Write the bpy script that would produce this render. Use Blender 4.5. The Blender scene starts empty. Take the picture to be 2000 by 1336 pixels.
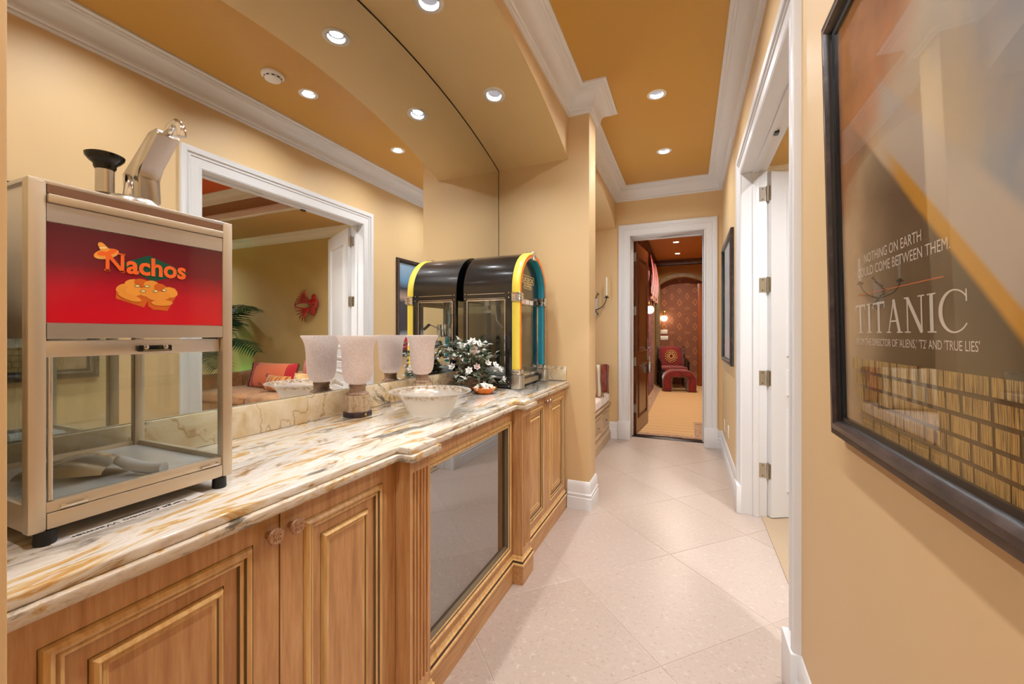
import bpy, bmesh, math, random
from mathutils import Vector, Matrix
random.seed(7)
S = bpy.context.scene
C = S.collection
PI = math.pi

# ------------------------------------------------------------------ camera, world, exposure
H = 1.27                                  # eye height; 8 ft doors fix the scale
cam = bpy.data.cameras.new('camera')
cam.sensor_width = 36.0
cam.lens = 805.0 / 2000.0 * 36.0
cam.shift_y = -16.0 / 2000.0
cam.clip_start = 0.02
co = bpy.data.objects.new('camera', cam)
co.location = (0, 0, H)
co.rotation_euler = (PI / 2, 0, math.atan(344.0 / 805.0))
C.objects.link(co)
S.camera = co

W = bpy.data.worlds.new('world')
S.world = W
W.use_nodes = True
W.node_tree.nodes['Background'].inputs[0].default_value = (0.80, 0.90, 1.0, 1)
W.node_tree.nodes['Background'].inputs[1].default_value = 7.5

S.view_settings.view_transform = 'Standard'
S.view_settings.look = 'None'
S.view_settings.gamma = 1.0
S.view_settings.use_curve_mapping = False
S.view_settings.exposure = 0.0
S.cycles.max_bounces = 10
S.cycles.diffuse_bounces = 6
S.cycles.glossy_bounces = 6
S.cycles.transmission_bounces = 8
S.cycles.transparent_max_bounces = 16
S.cycles.caustics_reflective = False
S.cycles.caustics_refractive = False
S.cycles.sample_clamp_indirect = 6.0

HALL_W = 12.0        # watts of one hallway downlight
NICHE_W = 9.5       # one downlight in the arched soffit
LOUNGE_W = 36.0
FAR_W = 30.0

def lamp(name, loc, watts, size, color=(.97, .985, 1.0), rot=(0, 0, 0), spread=170, shape='DISK', parent=None):
    l = bpy.data.lights.new(name, 'AREA')
    l.shape = shape
    l.size = size
    l.energy = watts
    l.color = color
    l.spread = math.radians(spread)
    o = bpy.data.objects.new(name, l)
    o.location = loc
    o.rotation_euler = rot
    C.objects.link(o)
    if parent: o.parent = parent
    return o

def portal(name, loc, rot, sx, sy):
    """guides sky light through a window; gives no light of its own"""
    l = bpy.data.lights.new(name, 'AREA'); l.shape = 'RECTANGLE'; l.size = sx; l.size_y = sy; l.energy = 1
    l.cycles.is_portal = True
    o = bpy.data.objects.new(name, l); o.location = loc; o.rotation_euler = rot
    C.objects.link(o)
portal('added_door_portal', (-.225, -3.12, 1.2), (PI / 2, 0, 0), .95, 2.35)
portal('alcove_window_portal', (-1.59, 4.14, 1.55), (0, -PI / 2, 0), 1.38, .84)

# ------------------------------------------------------------------ helpers
def lin(c):
    return tuple((x / 12.92 if x <= .04045 else ((x + .055) / 1.055) ** 2.4) for x in c[:3])
def rgb(r, g, b):
    return lin((r / 255, g / 255, b / 255)) + (1,)

class N:
    """small node-graph helper"""
    def __init__(s, name):
        s.m = bpy.data.materials.new(name)
        s.m.use_nodes = True
        s.t = s.m.node_tree
        s.t.nodes.clear()
        s.out = s.t.nodes.new('ShaderNodeOutputMaterial')
    def n(s, kind, **kw):
        nd = s.t.nodes.new('ShaderNode' + kind)
        for k, v in kw.items():
            if k.startswith('i_'):
                key = k[2:].replace('_', ' ')
                s.set(nd.inputs[key] if not key.isdigit() else nd.inputs[int(key)], v)
            else:
                setattr(nd, k, v)
        return nd
    def set(s, sock, v):
        if isinstance(v, bpy.types.NodeSocket): s.t.links.new(v, sock)
        elif isinstance(v, bpy.types.Node): s.t.links.new(v.outputs[0], sock)
        else: sock.default_value = v
    def coord(s, scale=(1, 1, 1), rot=(0, 0, 0), loc=(0, 0, 0), kind='Object'):
        tc = s.n('TexCoord')
        mp = s.n('Mapping')
        s.t.links.new(tc.outputs[kind], mp.inputs[0])
        mp.inputs['Scale'].default_value = scale
        mp.inputs['Rotation'].default_value = rot
        mp.inputs['Location'].default_value = loc
        return mp.outputs[0]
    def noise(s, vec, scale=5, detail=4, rough=.55, dist=0):
        return s.n('TexNoise', i_Vector=vec, i_Scale=scale, i_Detail=detail, i_Roughness=rough, i_Distortion=dist).outputs[0]
    def ramp(s, fac, stops, mode='LINEAR'):
        r = s.n('ValToRGB', i_Fac=fac)
        cr = r.color_ramp
        cr.interpolation = mode
        while len(cr.elements) < len(stops): cr.elements.new(.5)
        for e, (p, c) in zip(cr.elements, stops):
            e.position = p
            e.color = c if len(c) == 4 else tuple(c) + (1,)
        return r.outputs[0]
    def mix(s, fac, a, b, mode='MIX'):
        m = s.n('MixRGB', blend_type=mode)
        s.set(m.inputs[0], fac); s.set(m.inputs[1], a); s.set(m.inputs[2], b)
        return m.outputs[0]
    def math(s, op, a, b=0.0, c=0.0):
        m = s.n('Math', operation=op)
        s.set(m.inputs[0], a); s.set(m.inputs[1], b); s.set(m.inputs[2], c)
        return m.outputs[0]
    def bump(s, h, strength=.2, dist=.01):
        return s.n('Bump', i_Height=h, i_Strength=strength, i_Distance=dist).outputs[0]
    def pbr(s, color, rough=.5, metal=0, normal=None, **kw):
        p = s.n('BsdfPrincipled')
        s.set(p.inputs['Base Color'], color)
        s.set(p.inputs['Roughness'], rough)
        s.set(p.inputs['Metallic'], metal)
        if normal is not None: s.set(p.inputs['Normal'], normal)
        for k, v in kw.items(): s.set(p.inputs[k.replace('_', ' ')], v)
        return p.outputs[0]
    def done(s, shader):
        s.t.links.new(shader, s.out.inputs[0])
        return s.m

def plain(name, color, rough=.5, metal=0, **kw):
    g = N(name)
    return g.done(g.pbr(color, rough, metal, **kw))

def emit(name, color, strength):
    g = N(name)
    return g.done(g.n('Emission', i_Color=color, i_Strength=strength).outputs[0])

def sep(g, vec):
    return g.n('SeparateXYZ', i_Vector=vec).outputs

class MB:
    """collects polygons and links them as one mesh object"""
    def __init__(s):
        s.v = []; s.f = []; s.mi = []
    def add(s, verts, faces, mi=0):
        b = len(s.v)
        s.v += [tuple(p) for p in verts]
        s.f += [tuple(i + b for i in f) for f in faces]
        s.mi += [mi] * len(faces) if isinstance(mi, int) else list(mi)
        return s
    def box(s, x0, x1, y0, y1, z0, z1, mi=0):
        v = [(x0, y0, z0), (x1, y0, z0), (x1, y1, z0), (x0, y1, z0), (x0, y0, z1), (x1, y0, z1), (x1, y1, z1), (x0, y1, z1)]
        return s.add(v, [(0, 3, 2, 1), (4, 5, 6, 7), (0, 1, 5, 4), (1, 2, 6, 5), (2, 3, 7, 6), (3, 0, 4, 7)], mi)
    def prism(s, poly, a, b, axis='z', mi=0):
        n = len(poly)
        def P(p, t): return {'z': (p[0], p[1], t), 'x': (t, p[0], p[1]), 'y': (p[0], t, p[1])}[axis]
        v = [P(p, a) for p in poly] + [P(p, b) for p in poly]
        f = [tuple(range(n))[::-1], tuple(range(n, 2 * n))] + [(i, (i + 1) % n, n + (i + 1) % n, n + i) for i in range(n)]
        return s.add(v, f, mi)
    def lathe(s, prof, c=(0, 0, 0), n=24, axis='z', mi=0, a0=0, a1=2 * PI, wob=None):
        full = abs(a1 - a0 - 2 * PI) < 1e-6
        cols = n if full else n + 1
        v = []
        for i in range(cols):
            a = a0 + (a1 - a0) * i / n
            for (r, z) in prof:
                if wob: r *= wob(a, z)
                p = (r * math.cos(a), r * math.sin(a), z)
                if axis == 'x': p = (p[2], p[0], p[1])
                elif axis == 'y': p = (p[1], p[2], p[0])
                v.append((p[0] + c[0], p[1] + c[1], p[2] + c[2]))
        m = len(prof); f = []
        for i in range(n):
            j = (i + 1) % cols
            for k in range(m - 1):
                f.append((i * m + k, j * m + k, j * m + k + 1, i * m + k + 1))
        return s.add(v, f, mi)
    def tube(s, pts, r, n=8, mi=0, cap=True):
        pts = [Vector(p) for p in pts]
        rr = r if isinstance(r, (list, tuple)) else [r] * len(pts)
        v = []; up = Vector((0, 0, 1)); prev = None
        for i, p in enumerate(pts):
            t = (pts[min(i + 1, len(pts) - 1)] - pts[max(i - 1, 0)]).normalized()
            if prev is None:
                u = up if abs(t.z) < .9 else Vector((1, 0, 0))
                a = t.cross(u).normalized()
            else:
                a = (prev - t * prev.dot(t)).normalized()
            prev = a
            b = t.cross(a)
            for k in range(n):
                w = 2 * PI * k / n
                v.append(tuple(p + (a * math.cos(w) + b * math.sin(w)) * rr[i]))
        f = [(i * n + k, i * n + (k + 1) % n, (i + 1) * n + (k + 1) % n, (i + 1) * n + k) for i in range(len(pts) - 1) for k in range(n)]
        if cap: f += [tuple(range(n))[::-1], tuple(range((len(pts) - 1) * n, len(pts) * n))]
        return s.add(v, f, mi)
    def sweep(s, path, prof, mp, closed=False, mi=0, side=1):
        """2-D path, mitred; prof = [(offset sideways, height)]; mp(a, b, h) -> xyz"""
        P = [Vector(p) for p in path]; n = len(P); m = len(prof); v = []
        for i in range(n):
            d0 = (P[i] - P[i - 1]).normalized() if (closed or i > 0) else None
            d1 = (P[(i + 1) % n] - P[i]).normalized() if (closed or i < n - 1) else None
            d0 = d0 or d1; d1 = d1 or d0
            n0 = Vector((-d0.y, d0.x)) * side; n1 = Vector((-d1.y, d1.x)) * side
            b = n0 + n1
            b = b / max(b.dot(n0), 1e-4)
            for (o, h) in prof:
                q = P[i] + b * o
                v.append(mp(q.x, q.y, h))
        f = []; mm = []
        for i in range(n if closed else n - 1):
            j = (i + 1) % n
            for k in range(m - 1):
                f.append((i * m + k, j * m + k, j * m + k + 1, i * m + k + 1))
                mm.append(mi if isinstance(mi, int) else mi[k])
        if not closed:
            f += [tuple(range(m)), tuple(range((n - 1) * m, n * m))[::-1]]
            mm += [0, 0]
        return s.add(v, f, mm)
    def grid(s, fn, nu, nv, mi=0, cu=False, cv=False):
        v = [fn(i / nu, j / nv) for i in range(nu + (0 if cu else 1)) for j in range(nv + (0 if cv else 1))]
        R = nv + (0 if cv else 1); Q = nu + (0 if cu else 1)
        f = [(i * R + j, ((i + 1) % Q) * R + j, ((i + 1) % Q) * R + (j + 1) % R, i * R + (j + 1) % R) for i in range(nu) for j in range(nv)]
        return s.add(v, f, mi)
    def ball(s, c, r, n=12, m=8, mi=0):
        r = r if isinstance(r, (tuple, list)) else (r, r, r)
        return s.grid(lambda a, b: (c[0] + r[0] * math.sin(PI * b) * math.cos(2 * PI * a), c[1] + r[1] * math.sin(PI * b) * math.sin(2 * PI * a), c[2] + r[2] * math.cos(PI * b)), n, m, mi, cu=True)
    def soft(s, c, h, r, puff=0, n=8, mi=0, fn=None):
        """rounded, slightly puffed box (cushions, upholstery)"""
        bm = bmesh.new()
        bmesh.ops.create_cube(bm, size=2)
        bmesh.ops.subdivide_edges(bm, edges=bm.edges[:], cuts=n, use_grid_fill=True)
        vs = []
        for k, q in enumerate(bm.verts):
            q.index = k
            x, y, z = q.co
            p = Vector((x * h[0], y * h[1], z * h[2]))
            core = Vector([max(-(h[i] - r), min(h[i] - r, p[i])) for i in range(3)])
            d = p - core
            if d.length > 1e-6: p = core + d.normalized() * r
            p.z += puff * (1 - x * x) * (1 - y * y) * (1 if z > 0 else -.3 if z < 0 else 0)
            if fn: p = Vector(fn(p))
            vs.append((p.x + c[0], p.y + c[1], p.z + c[2]))
        fs = [tuple(v.index for v in f.verts) for f in bm.faces]
        bm.free()
        return s.add(vs, fs, mi)
    def xf(s, M, start=0):
        for i in range(start, len(s.v)): s.v[i] = tuple(M @ Vector(s.v[i]))
        return s
    def build(s, name, mats, parent=None, smooth=None, bevel=0, bseg=2, solid=0, merge=True):
        me = bpy.data.meshes.new(name)
        me.from_pydata(s.v, [], s.f)
        mats = mats if isinstance(mats, (list, tuple)) else [mats]
        for m in mats: me.materials.append(m)
        for p, i in zip(me.polygons, s.mi): p.material_index = i
        bm = bmesh.new(); bm.from_mesh(me)
        if merge: bmesh.ops.remove_doubles(bm, verts=bm.verts[:], dist=1e-5)
        bmesh.ops.recalc_face_normals(bm, faces=bm.faces[:])
        if solid:
            bmesh.ops.solidify(bm, geom=bm.faces[:], thickness=solid)
        if bevel:
            es = [e for e in bm.edges if len(e.link_faces) == 2 and e.calc_face_angle(0) > .5]
            bmesh.ops.bevel(bm, geom=es, offset=bevel, segments=bseg, affect='EDGES', clamp_overlap=True, profile=.5)
        bm.to_mesh(me); bm.free()
        if smooth is not None or bevel:
            me.polygons.foreach_set('use_smooth', [True] * len(me.polygons))
            me.set_sharp_from_angle(angle=math.radians(smooth if smooth is not None else 35))
        o = bpy.data.objects.new(name, me)
        C.objects.link(o)
        if parent: o.parent = parent
        return o

def thing(name, label, cat, loc=(0, 0, 0), rotz=0, group=None, kind=None):
    o = bpy.data.objects.new(name, None)
    o.empty_display_size = .1
    o.location = loc
    o.rotation_euler = (0, 0, rotz)
    C.objects.link(o)
    return tag(o, label, cat, group, kind)

def tag(o, label, cat, group=None, kind=None):
    o['label'] = label
    o['category'] = cat
    if group: o['group'] = group
    if kind: o['kind'] = kind
    return o

def struct(o, label=None):
    o['kind'] = 'structure'
    if label: o['label'] = label
    return o

def sroot(name, label, loc=(0, 0, 0), rotz=0):
    o = bpy.data.objects.new(name, None)
    o.location = loc; o.rotation_euler = (0, 0, rotz)
    C.objects.link(o)
    return struct(o, label)

def dup(root, loc, rotz=None, label=None):
    r = root.copy(); C.objects.link(r); r.location = loc
    if rotz is not None: r.rotation_euler = (0, 0, rotz)
    if label: r['label'] = label
    for ch in list(root.children):
        c = ch.copy(); C.objects.link(c); c.parent = r
        for g in list(ch.children):
            d = g.copy(); C.objects.link(d); d.parent = c
    return r

def words(txt, size, origin, right, up, name, mat, parent, width=None, bold=0, depth=.0006, align='LEFT', shear=0, sx=1.0):
    """flat printed lettering as a thin mesh"""
    cu = bpy.data.curves.new('t', 'FONT')
    cu.body = txt; cu.size = 1.0; cu.offset = bold; cu.align_x = align; cu.shear = shear
    cu.resolution_u = 3
    o = bpy.data.objects.new('t', cu); C.objects.link(o)
    dg = bpy.context.evaluated_depsgraph_get()
    me = bpy.data.meshes.new_from_object(o.evaluated_get(dg))
    bpy.data.objects.remove(o); bpy.data.curves.remove(cu)
    xs = [v.co.x for v in me.vertices]
    k = size
    kx = size * sx
    if width: kx = width / (max(xs) - min(xs))
    x0 = min(xs) if align == 'LEFT' else 0
    R = Vector(right); U = Vector(up); F = R.cross(U); O = Vector(origin)
    for v in me.vertices:
        v.co = O + R * ((v.co.x - x0) * kx) + U * (v.co.y * k) + F * depth
    me.name = name
    me.materials.append(mat)
    ob = bpy.data.objects.new(name, me); C.objects.link(ob)
    if parent: ob.parent = parent
    return ob

def arcpts(cx, cy, r, a0, a1, n):
    return [(cx + r * math.cos(a0 + (a1 - a0) * i / n), cy + r * math.sin(a0 + (a1 - a0) * i / n)) for i in range(n + 1)]

# ------------------------------------------------------------------ materials
def m_paint(name, c, rough=.6):
    g = N(name)
    v = g.coord((1, 1, 1))
    n = g.noise(v, 2.0, 3)
    col = g.mix(g.math('MULTIPLY', n, .10), c, tuple(x * .82 for x in c[:3]) + (1,))
    return g.done(g.pbr(col, rough, 0, g.bump(g.noise(v, 260, 2), .05, .002)))
PAINT = m_paint('paint_gold', rgb(217, 186, 138), .5)
PAINT2 = m_paint('paint_lounge_gold', rgb(188, 166, 110), .6)
CEIL = m_paint('paint_gold_bounce_tinted', rgb(200, 152, 70), .4)  # wall paint deepened; the ceiling's warm interreflected light is put into the colour
SOFFIT_LIT = m_paint('paint_gold_lit', rgb(232, 202, 148), .5)  # wall paint made lighter, standing in for light bounced up onto the arch
TRIM = plain('trim_white', rgb(222, 222, 223), .32)
DOORW = plain('door_white', rgb(218, 218, 219), .35)

def m_tile():
    g = N('limestone_tile')
    v = g.coord((1, 1, 1))
    oi = g.n('ObjectInfo').outputs['Random']
    soft = g.noise(v, 1.1, 1, .4)
    c = g.ramp(g.math('ADD', g.math('MULTIPLY', soft, .7), g.math('MULTIPLY', oi, .3)), [(.25, rgb(174, 156, 143)), (.75, rgb(185, 168, 157))])
    sp = g.ramp(g.noise(v, 60, 2, .6), [(.58, (0, 0, 0)), (.72, (1, 1, 1))])
    c = g.mix(g.math('MULTIPLY', sp, .40), c, rgb(134, 110, 90))
    hr = g.ramp(g.noise(g.coord((1, 2.6, 1), (0, 0, .7), (5, 1, 0)), 34, 3, .6, 1.5), [(.60, (0, 0, 0)), (.70, (1, 1, 1))])
    c = g.mix(g.math('MULTIPLY', hr, .30), c, rgb(150, 126, 106))
    li = g.ramp(g.noise(g.coord((1, 1, 1), loc=(3, 7, 0)), 38, 2, .6), [(.58, (0, 0, 0)), (.72, (1, 1, 1))])
    c = g.mix(g.math('MULTIPLY', li, .40), c, rgb(208, 197, 187))
    return g.done(g.pbr(c, .30, 0, g.bump(g.noise(v, 40, 3), .06, .003)))
TILE = m_tile()
GROUT = plain('grout', rgb(182, 166, 152), .8)

def m_wood(name, c1, c2, c3, rough=.38, scale=(22, 22, 1.6)):
    g = N(name)
    v = g.coord(scale)
    n = g.noise(v, 3.0, 5, .6, .3)
    f = g.noise(g.coord(tuple(k * 4 for k in scale)), 4.0, 3, .6)
    c = g.ramp(n, [(.3, c1), (.52, c2), (.72, c3)])
    c = g.mix(g.math('MULTIPLY', g.ramp(f, [(.5, (0, 0, 0)), (.7, (1, 1, 1))]), .35), c, c1)
    return g.done(g.pbr(c, rough, 0, g.bump(f, .05, .002)))
WOOD = m_wood('maple_wood', rgb(166, 116, 68), rgb(190, 142, 92), rgb(202, 158, 110))
WOODH = m_wood('maple_wood_across', rgb(166, 116, 68), rgb(190, 142, 92), rgb(202, 158, 110), scale=(22, 1.6, 22))
EDGEW = m_wood('maple_moulding', rgb(190, 144, 84), rgb(212, 170, 110), rgb(224, 188, 132), .3)
GLAZE = plain('antique_glaze', rgb(104, 84, 56), .5)
GLAZE2 = plain('antique_glaze_line', rgb(70, 44, 24), .5)
MAHOG = m_wood('mahogany', rgb(58, 26, 12), rgb(92, 46, 22), rgb(122, 66, 32), .22)
BEIGEW = m_wood('bench_wood', rgb(166, 138, 104), rgb(190, 162, 126), rgb(204, 180, 146), .4)
FRAMEW = m_wood('frame_dark_wood', rgb(34, 26, 24), rgb(58, 46, 44), rgb(84, 68, 64), .28, (6, 6, 6))
FRAMEL = plain('frame_lip', rgb(120, 104, 98), .3, .3)
INK = plain('black_lip', rgb(14, 14, 18), .3)

def m_marble(name, streak, seed, dark=.5, mul=1.0, rough=.07):
    g = N(name)
    v = g.coord(streak, (0, 0, math.radians(8)), (seed, seed * 2, seed))
    warp = g.noise(v, 1.2, 3)
    n = g.noise(v, 2.2, 7, .62, 1.4)
    c = g.ramp(n, [(.26, rgb(88, 82, 74)), (.34, rgb(158, 124, 80)), (.41, rgb(204, 192, 174)), (.52, rgb(220, 214, 206)), (.585, rgb(206, 184, 146)), (.65, rgb(190, 142, 70)), (.74, rgb(212, 204, 196))])
    g2 = g.noise(g.coord(streak, (0, 0, .1), (seed + 5, 2, 1)), 3.4, 8, .66, .8)
    c = g.mix(g.math('MULTIPLY', g.ramp(g2, [(.6, (0, 0, 0)), (.7, (1, 1, 1))]), .75), c, rgb(216, 212, 206))
    dk = g.noise(g.coord(streak, (0, 0, .05), (seed + 9, 4, 2)), 1.3, 8, .68, 1.0)
    c = g.mix(g.math('MULTIPLY', g.ramp(dk, [(.56, (0, 0, 0)), (.64, (1, 1, 1))]), dark), c, rgb(64, 64, 60))
    mv = g.noise(g.coord(streak, (0, 0, .0), (seed + 19, 1, 2)), 2.6, 6, .6, .6)
    c = g.mix(g.math('MULTIPLY', g.ramp(mv, [(.6, (0, 0, 0)), (.7, (1, 1, 1))]), .5), c, rgb(176, 148, 136))
    if mul != 1.0: c = g.mix(1.0, c, (mul, mul * .94, mul * .86, 1), 'MULTIPLY')
    return g.done(g.pbr(c, rough, 0, Coat_Weight=.3, Coat_Roughness=.03))
MARBLE = m_marble('marble_worktop', (7.5, 1.9, 7.5), 1.7, .8)
MARBLE_E = m_marble('marble_edge', (5, 4.2, 14), 6.3, .85, .84, .3)
def m_splash():
    g = N('marble_splash')
    v = g.coord((3, 3, 3))
    n = g.noise(v, 2.4, 6, .6, .9)
    c = g.ramp(n, [(.3, rgb(188, 160, 112)), (.45, rgb(206, 186, 150)), (.6, rgb(218, 204, 178)), (.72, rgb(196, 154, 90))])
    ve = g.n('TexVoronoi', feature='DISTANCE_TO_EDGE', i_Vector=g.n('VectorMath', operation='ADD', i_0=v, i_1=g.n('TexNoise', i_Vector=v, i_Scale=2.2, i_Detail=4).outputs[1]).outputs[0], i_Scale=1.3).outputs[0]
    c = g.mix(g.ramp(g.math('ADD', ve, g.math('MULTIPLY', n, .03)), [(.012, (.75,) * 3), (.035, (0, 0, 0))]), c, rgb(150, 104, 46))
    dk = g.noise(g.coord((3, 3, 3), loc=(2.4, 8.1, 5)), 1.7, 7, .7, .6)
    c = g.mix(g.ramp(dk, [(.58, (0, 0, 0)), (.63, (.9,) * 3)]), c, rgb(72, 66, 58))
    return g.done(g.pbr(c, .08))
SPLASH = m_splash()
MIRROR = plain('mirror_silver', (.93, .94, .93, 1), .0, 1.0)
MEDGE = plain('mirror_edge', rgb(30, 26, 20), .5)

def m_glass(name, tint=(1, 1, 1, 1), f0=.04, rough=0.0):
    """thin pane: clear, with a Schlick reflection that grows towards grazing angles"""
    g = N(name)
    fc = g.n('LayerWeight', i_Blend=.5).outputs['Facing']
    f = g.math('ADD', f0, g.math('MULTIPLY', 1 - f0, g.math('POWER', fc, 5.0)))
    mx = g.n('MixShader', i_0=f)
    g.t.links.new(g.n('BsdfTransparent', i_Color=tint).outputs[0], mx.inputs[1])
    g.t.links.new(g.n('BsdfGlossy', i_Roughness=rough).outputs[0], mx.inputs[2])
    return g.done(mx.outputs[0])
GLASS = m_glass('clear_glass', (.95, .97, .96, 1))
PGLASS = m_glass('picture_glass', (.97, .97, .97, 1), .06)
SMOKE = m_glass('smoked_glass', (.34, .29, .25, 1), .45)

def m_brushed(name, c, rough=.3, axis=(2, 2, 160)):
    g = N(name)
    n = g.noise(g.coord(axis), 4, 3)
    return g.done(g.pbr(c, g.ramp(n, [(.3, (rough * .88,) * 3), (.7, (rough * 1.12,) * 3)]), 1.0))
STEEL = m_brushed('brushed_steel', rgb(224, 222, 222), .32, (3, 3, 300))
PSTEEL = plain('polished_steel', rgb(200, 194, 186), .24, 1.0)
ALU = plain('satin_champagne', rgb(206, 192, 170), .36, .55)
TRAY = plain('tray_steel', rgb(206, 206, 208), .34, .45)
CHROME = plain('chrome', rgb(225, 225, 225), .08, 1.0)
NICKEL = plain('satin_nickel', rgb(186, 180, 168), .28, 1.0)
BRONZE = plain('hinge_bronze', rgb(132, 112, 78), .34, 1.0)
BLACK = plain('black_rubber', rgb(16, 16, 17), .5)
BLACKG = plain('black_gloss', rgb(12, 12, 13), .12)
BLACKE = plain('black_enamel', rgb(15, 15, 17), .22, 0, Coat_Weight=.6, Coat_Roughness=.12)
WHITEP = plain('white_plastic', rgb(238, 236, 232), .4)
KNOBM = plain('antique_copper', rgb(196, 160, 132), .35, .9)
# ------------------------------------------------------------------ the setting
XL, XP, XR, XM = -.811, -.655, .347, -1.372     # left wall, pillar face, right wall, mirror
YN0, YN1, YP = .19, 2.95, 3.165                  # counter niche, far side of the pillar
YF = 5.10                                        # wall with the wooden door
ZC = 3.01
HALL_Y = (-1.83, -.83, .17, 1.17, 2.17, 3.17, 4.18)
HALL_X = -.21
NICHE_Y = (.885, 1.585, 2.272)
NICHE_X = -1.09
HOLE = .045

def clip(poly, x0, x1, y0, y1):
    for ax, lim, sg in ((0, x0, 1), (0, x1, -1), (1, y0, 1), (1, y1, -1)):
        out = []
        for i in range(len(poly)):
            a, b = poly[i], poly[(i + 1) % len(poly)]
            ia, ib = (a[ax] - lim) * sg >= 0, (b[ax] - lim) * sg >= 0
            if ia: out.append(a)
            if ia != ib:
                t = (lim - a[ax]) / (b[ax] - a[ax])
                out.append((a[0] + t * (b[0] - a[0]), a[1] + t * (b[1] - a[1])))
        poly = out
        if not poly: return []
    return poly

floor = struct(MB().box(-1.45, .47, -3, 5.33, -.06, -.0016).build('floor', GROUT))
a, x0, y0, gp = .4345, -.096, 2.539, .0030
for i in range(-5, 4):
    for j in range(-14, 8):
        if (i + j) % 2 == 0: continue
        cx, cy = x0 + i * a, y0 + j * a
        q = a - gp
        poly = clip([(cx + q, cy), (cx, cy + q), (cx - q, cy), (cx, cy - q)], -1.44, .468, -2.99, 5.326)
        if len(poly) < 3: continue
        mx = sum(p[0] for p in poly) / len(poly); my = sum(p[1] for p in poly) / len(poly)
        n = len(poly)
        top = [(p[0] + (mx - p[0]) * .004, p[1] + (my - p[1]) * .004, 0) for p in poly]
        mb = MB().add([(p[0], p[1], -.0016) for p in poly] + [(p[0], p[1], -.0008) for p in poly] + top,
                      [(k, (k + 1) % n, n + (k + 1) % n, n + k) for k in range(n)] + [(n + k, n + (k + 1) % n, 2 * n + (k + 1) % n, 2 * n + k) for k in range(n)] + [tuple(range(2 * n, 3 * n))])
        mb.build('tile', TILE, floor)

def holed(mb, x0, x1, y0, y1, z0, z1, hx, hys):
    mb.box(x0, hx - HOLE, y0, y1, z0, z1)
    mb.box(hx + HOLE, x1, y0, y1, z0, z1)
    e = y0
    for h in sorted(hys):
        mb.box(hx - HOLE, hx + HOLE, e, h - HOLE, z0, z1); e = h + HOLE
    mb.box(hx - HOLE, hx + HOLE, e, y1, z0, z1)
    return mb
struct(holed(MB(), -1.6, .5, -3, 5.1, ZC, ZC + .12, HALL_X, HALL_Y).build('ceiling', CEIL))

# right wall with the wide doorway to the lounge
OY0, OY1, OZ = 1.775, 3.31, 2.40
struct(MB().box(XR, .50, -3, OY0 - .02, 0, ZC).box(XR, .50, OY1 + .02, YF, 0, ZC).box(XR, .50, OY0 - .02, OY1 + .02, OZ + .02, ZC).build('wall_right', PAINT))
# far wall with the wooden door
DX0, DX1, DZ = -.64, .165, 2.44
struct(MB().box(-1.6, DX0 - .02, YF, 5.40, 0, 3.2).box(DX1 + .02, .9, YF, 5.40, 0, 3.2).box(DX0 - .02, DX1 + .02, YF, 5.40, DZ + .02, 3.2).build('wall_far', PAINT))
BX0, BX1, BZ = -.70, .25, 2.36
struct(MB().box(-1.6, BX0, -3.1, -3, 0, ZC).box(BX1, .5, -3.1, -3, 0, ZC).box(BX0, BX1, -3.1, -3, BZ, ZC).build('wall_back', PAINT))
gw = sroot('window_added', 'assumed glazed door added for daylight at the unseen end of the hallway')  # assumed door behind the camera, added to bring even daylight into the hall
gf = MB()
for b in ((BX0, BX0 + .08, 0, BZ), (BX1 - .08, BX1, 0, BZ), (BX0 + .08, BX1 - .08, 0, .18), (BX0 + .08, BX1 - .08, BZ - .10, BZ)): gf.box(b[0], b[1], -3.08, -3.03, b[2], b[3])
gf.build('door_frame', TRIM, gw)
for k in range(1, 4):
    z = .18 + (BZ - .28) * k / 4
    MB().box(BX0 + .08, BX1 - .08, -3.07, -3.04, z - .012, z + .012).build('muntin', TRIM, gw)
for k in range(4):
    z0_, z1_ = .18 + (BZ - .28) * k / 4 + .012, .18 + (BZ - .28) * (k + 1) / 4 - .012
    MB().box(BX0 + .08, BX1 - .08, -3.057, -3.053, z0_, z1_).build('pane', GLASS, gw)

def arch_z(y, y0, y1, zs, rise):
    c = (y1 - y0) / 2; R = (c * c + rise * rise) / (2 * rise)
    return zs + math.sqrt(max(R * R - (y - (y0 + y1) / 2) ** 2, 0)) - (R - rise)
NZ, NR = 2.555, .232
def niche_z(y): return arch_z(y, YN0, YN1, NZ, NR)
def alc_z(y): return arch_z(y, YP, YF, 2.552, .20)

def header(mb, y0, y1, xa, xb, fz, holes=(), hx=0, n=40, top=ZC):
    ys = [y0 + (y1 - y0) * k / n for k in range(n + 1)]
    for h in holes: ys = [y for y in ys if abs(y - h) > HOLE + .004] + [h - HOLE, h + HOLE]
    ys.sort()
    for ya, yb in zip(ys, ys[1:]):
        xs = [(xa, xb)]
        if any(abs((ya + yb) / 2 - h) < HOLE * .9 for h in holes): xs = [(xa, hx - HOLE), (hx + HOLE, xb)]
        for (u, w) in xs:
            za, zb = fz(ya), fz(yb)
            v = [(u, ya, za), (w, ya, za), (w, yb, zb), (u, yb, zb), (u, ya, top), (w, ya, top), (w, yb, top), (u, yb, top)]
            mb.add(v, [(0, 3, 2, 1), (0, 1, 5, 4), (1, 2, 6, 5), (2, 3, 7, 6), (3, 0, 4, 7)], [1 if xs[0][1] < xb else 1, 0, 0, 0, 0])
    return mb
lw = MB()
lw.box(-1.6, XL, -3, -.025, 0, ZC).box(-1.6, XP, -.025, YN0, 0, ZC).box(-1.6, XP, YN1, YP, 0, ZC)
lw.box(-1.6, XM - .006, YN0, YN1, 0, ZC)
struct(lw.build('wall_left', PAINT, bevel=.004, bseg=2))
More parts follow.
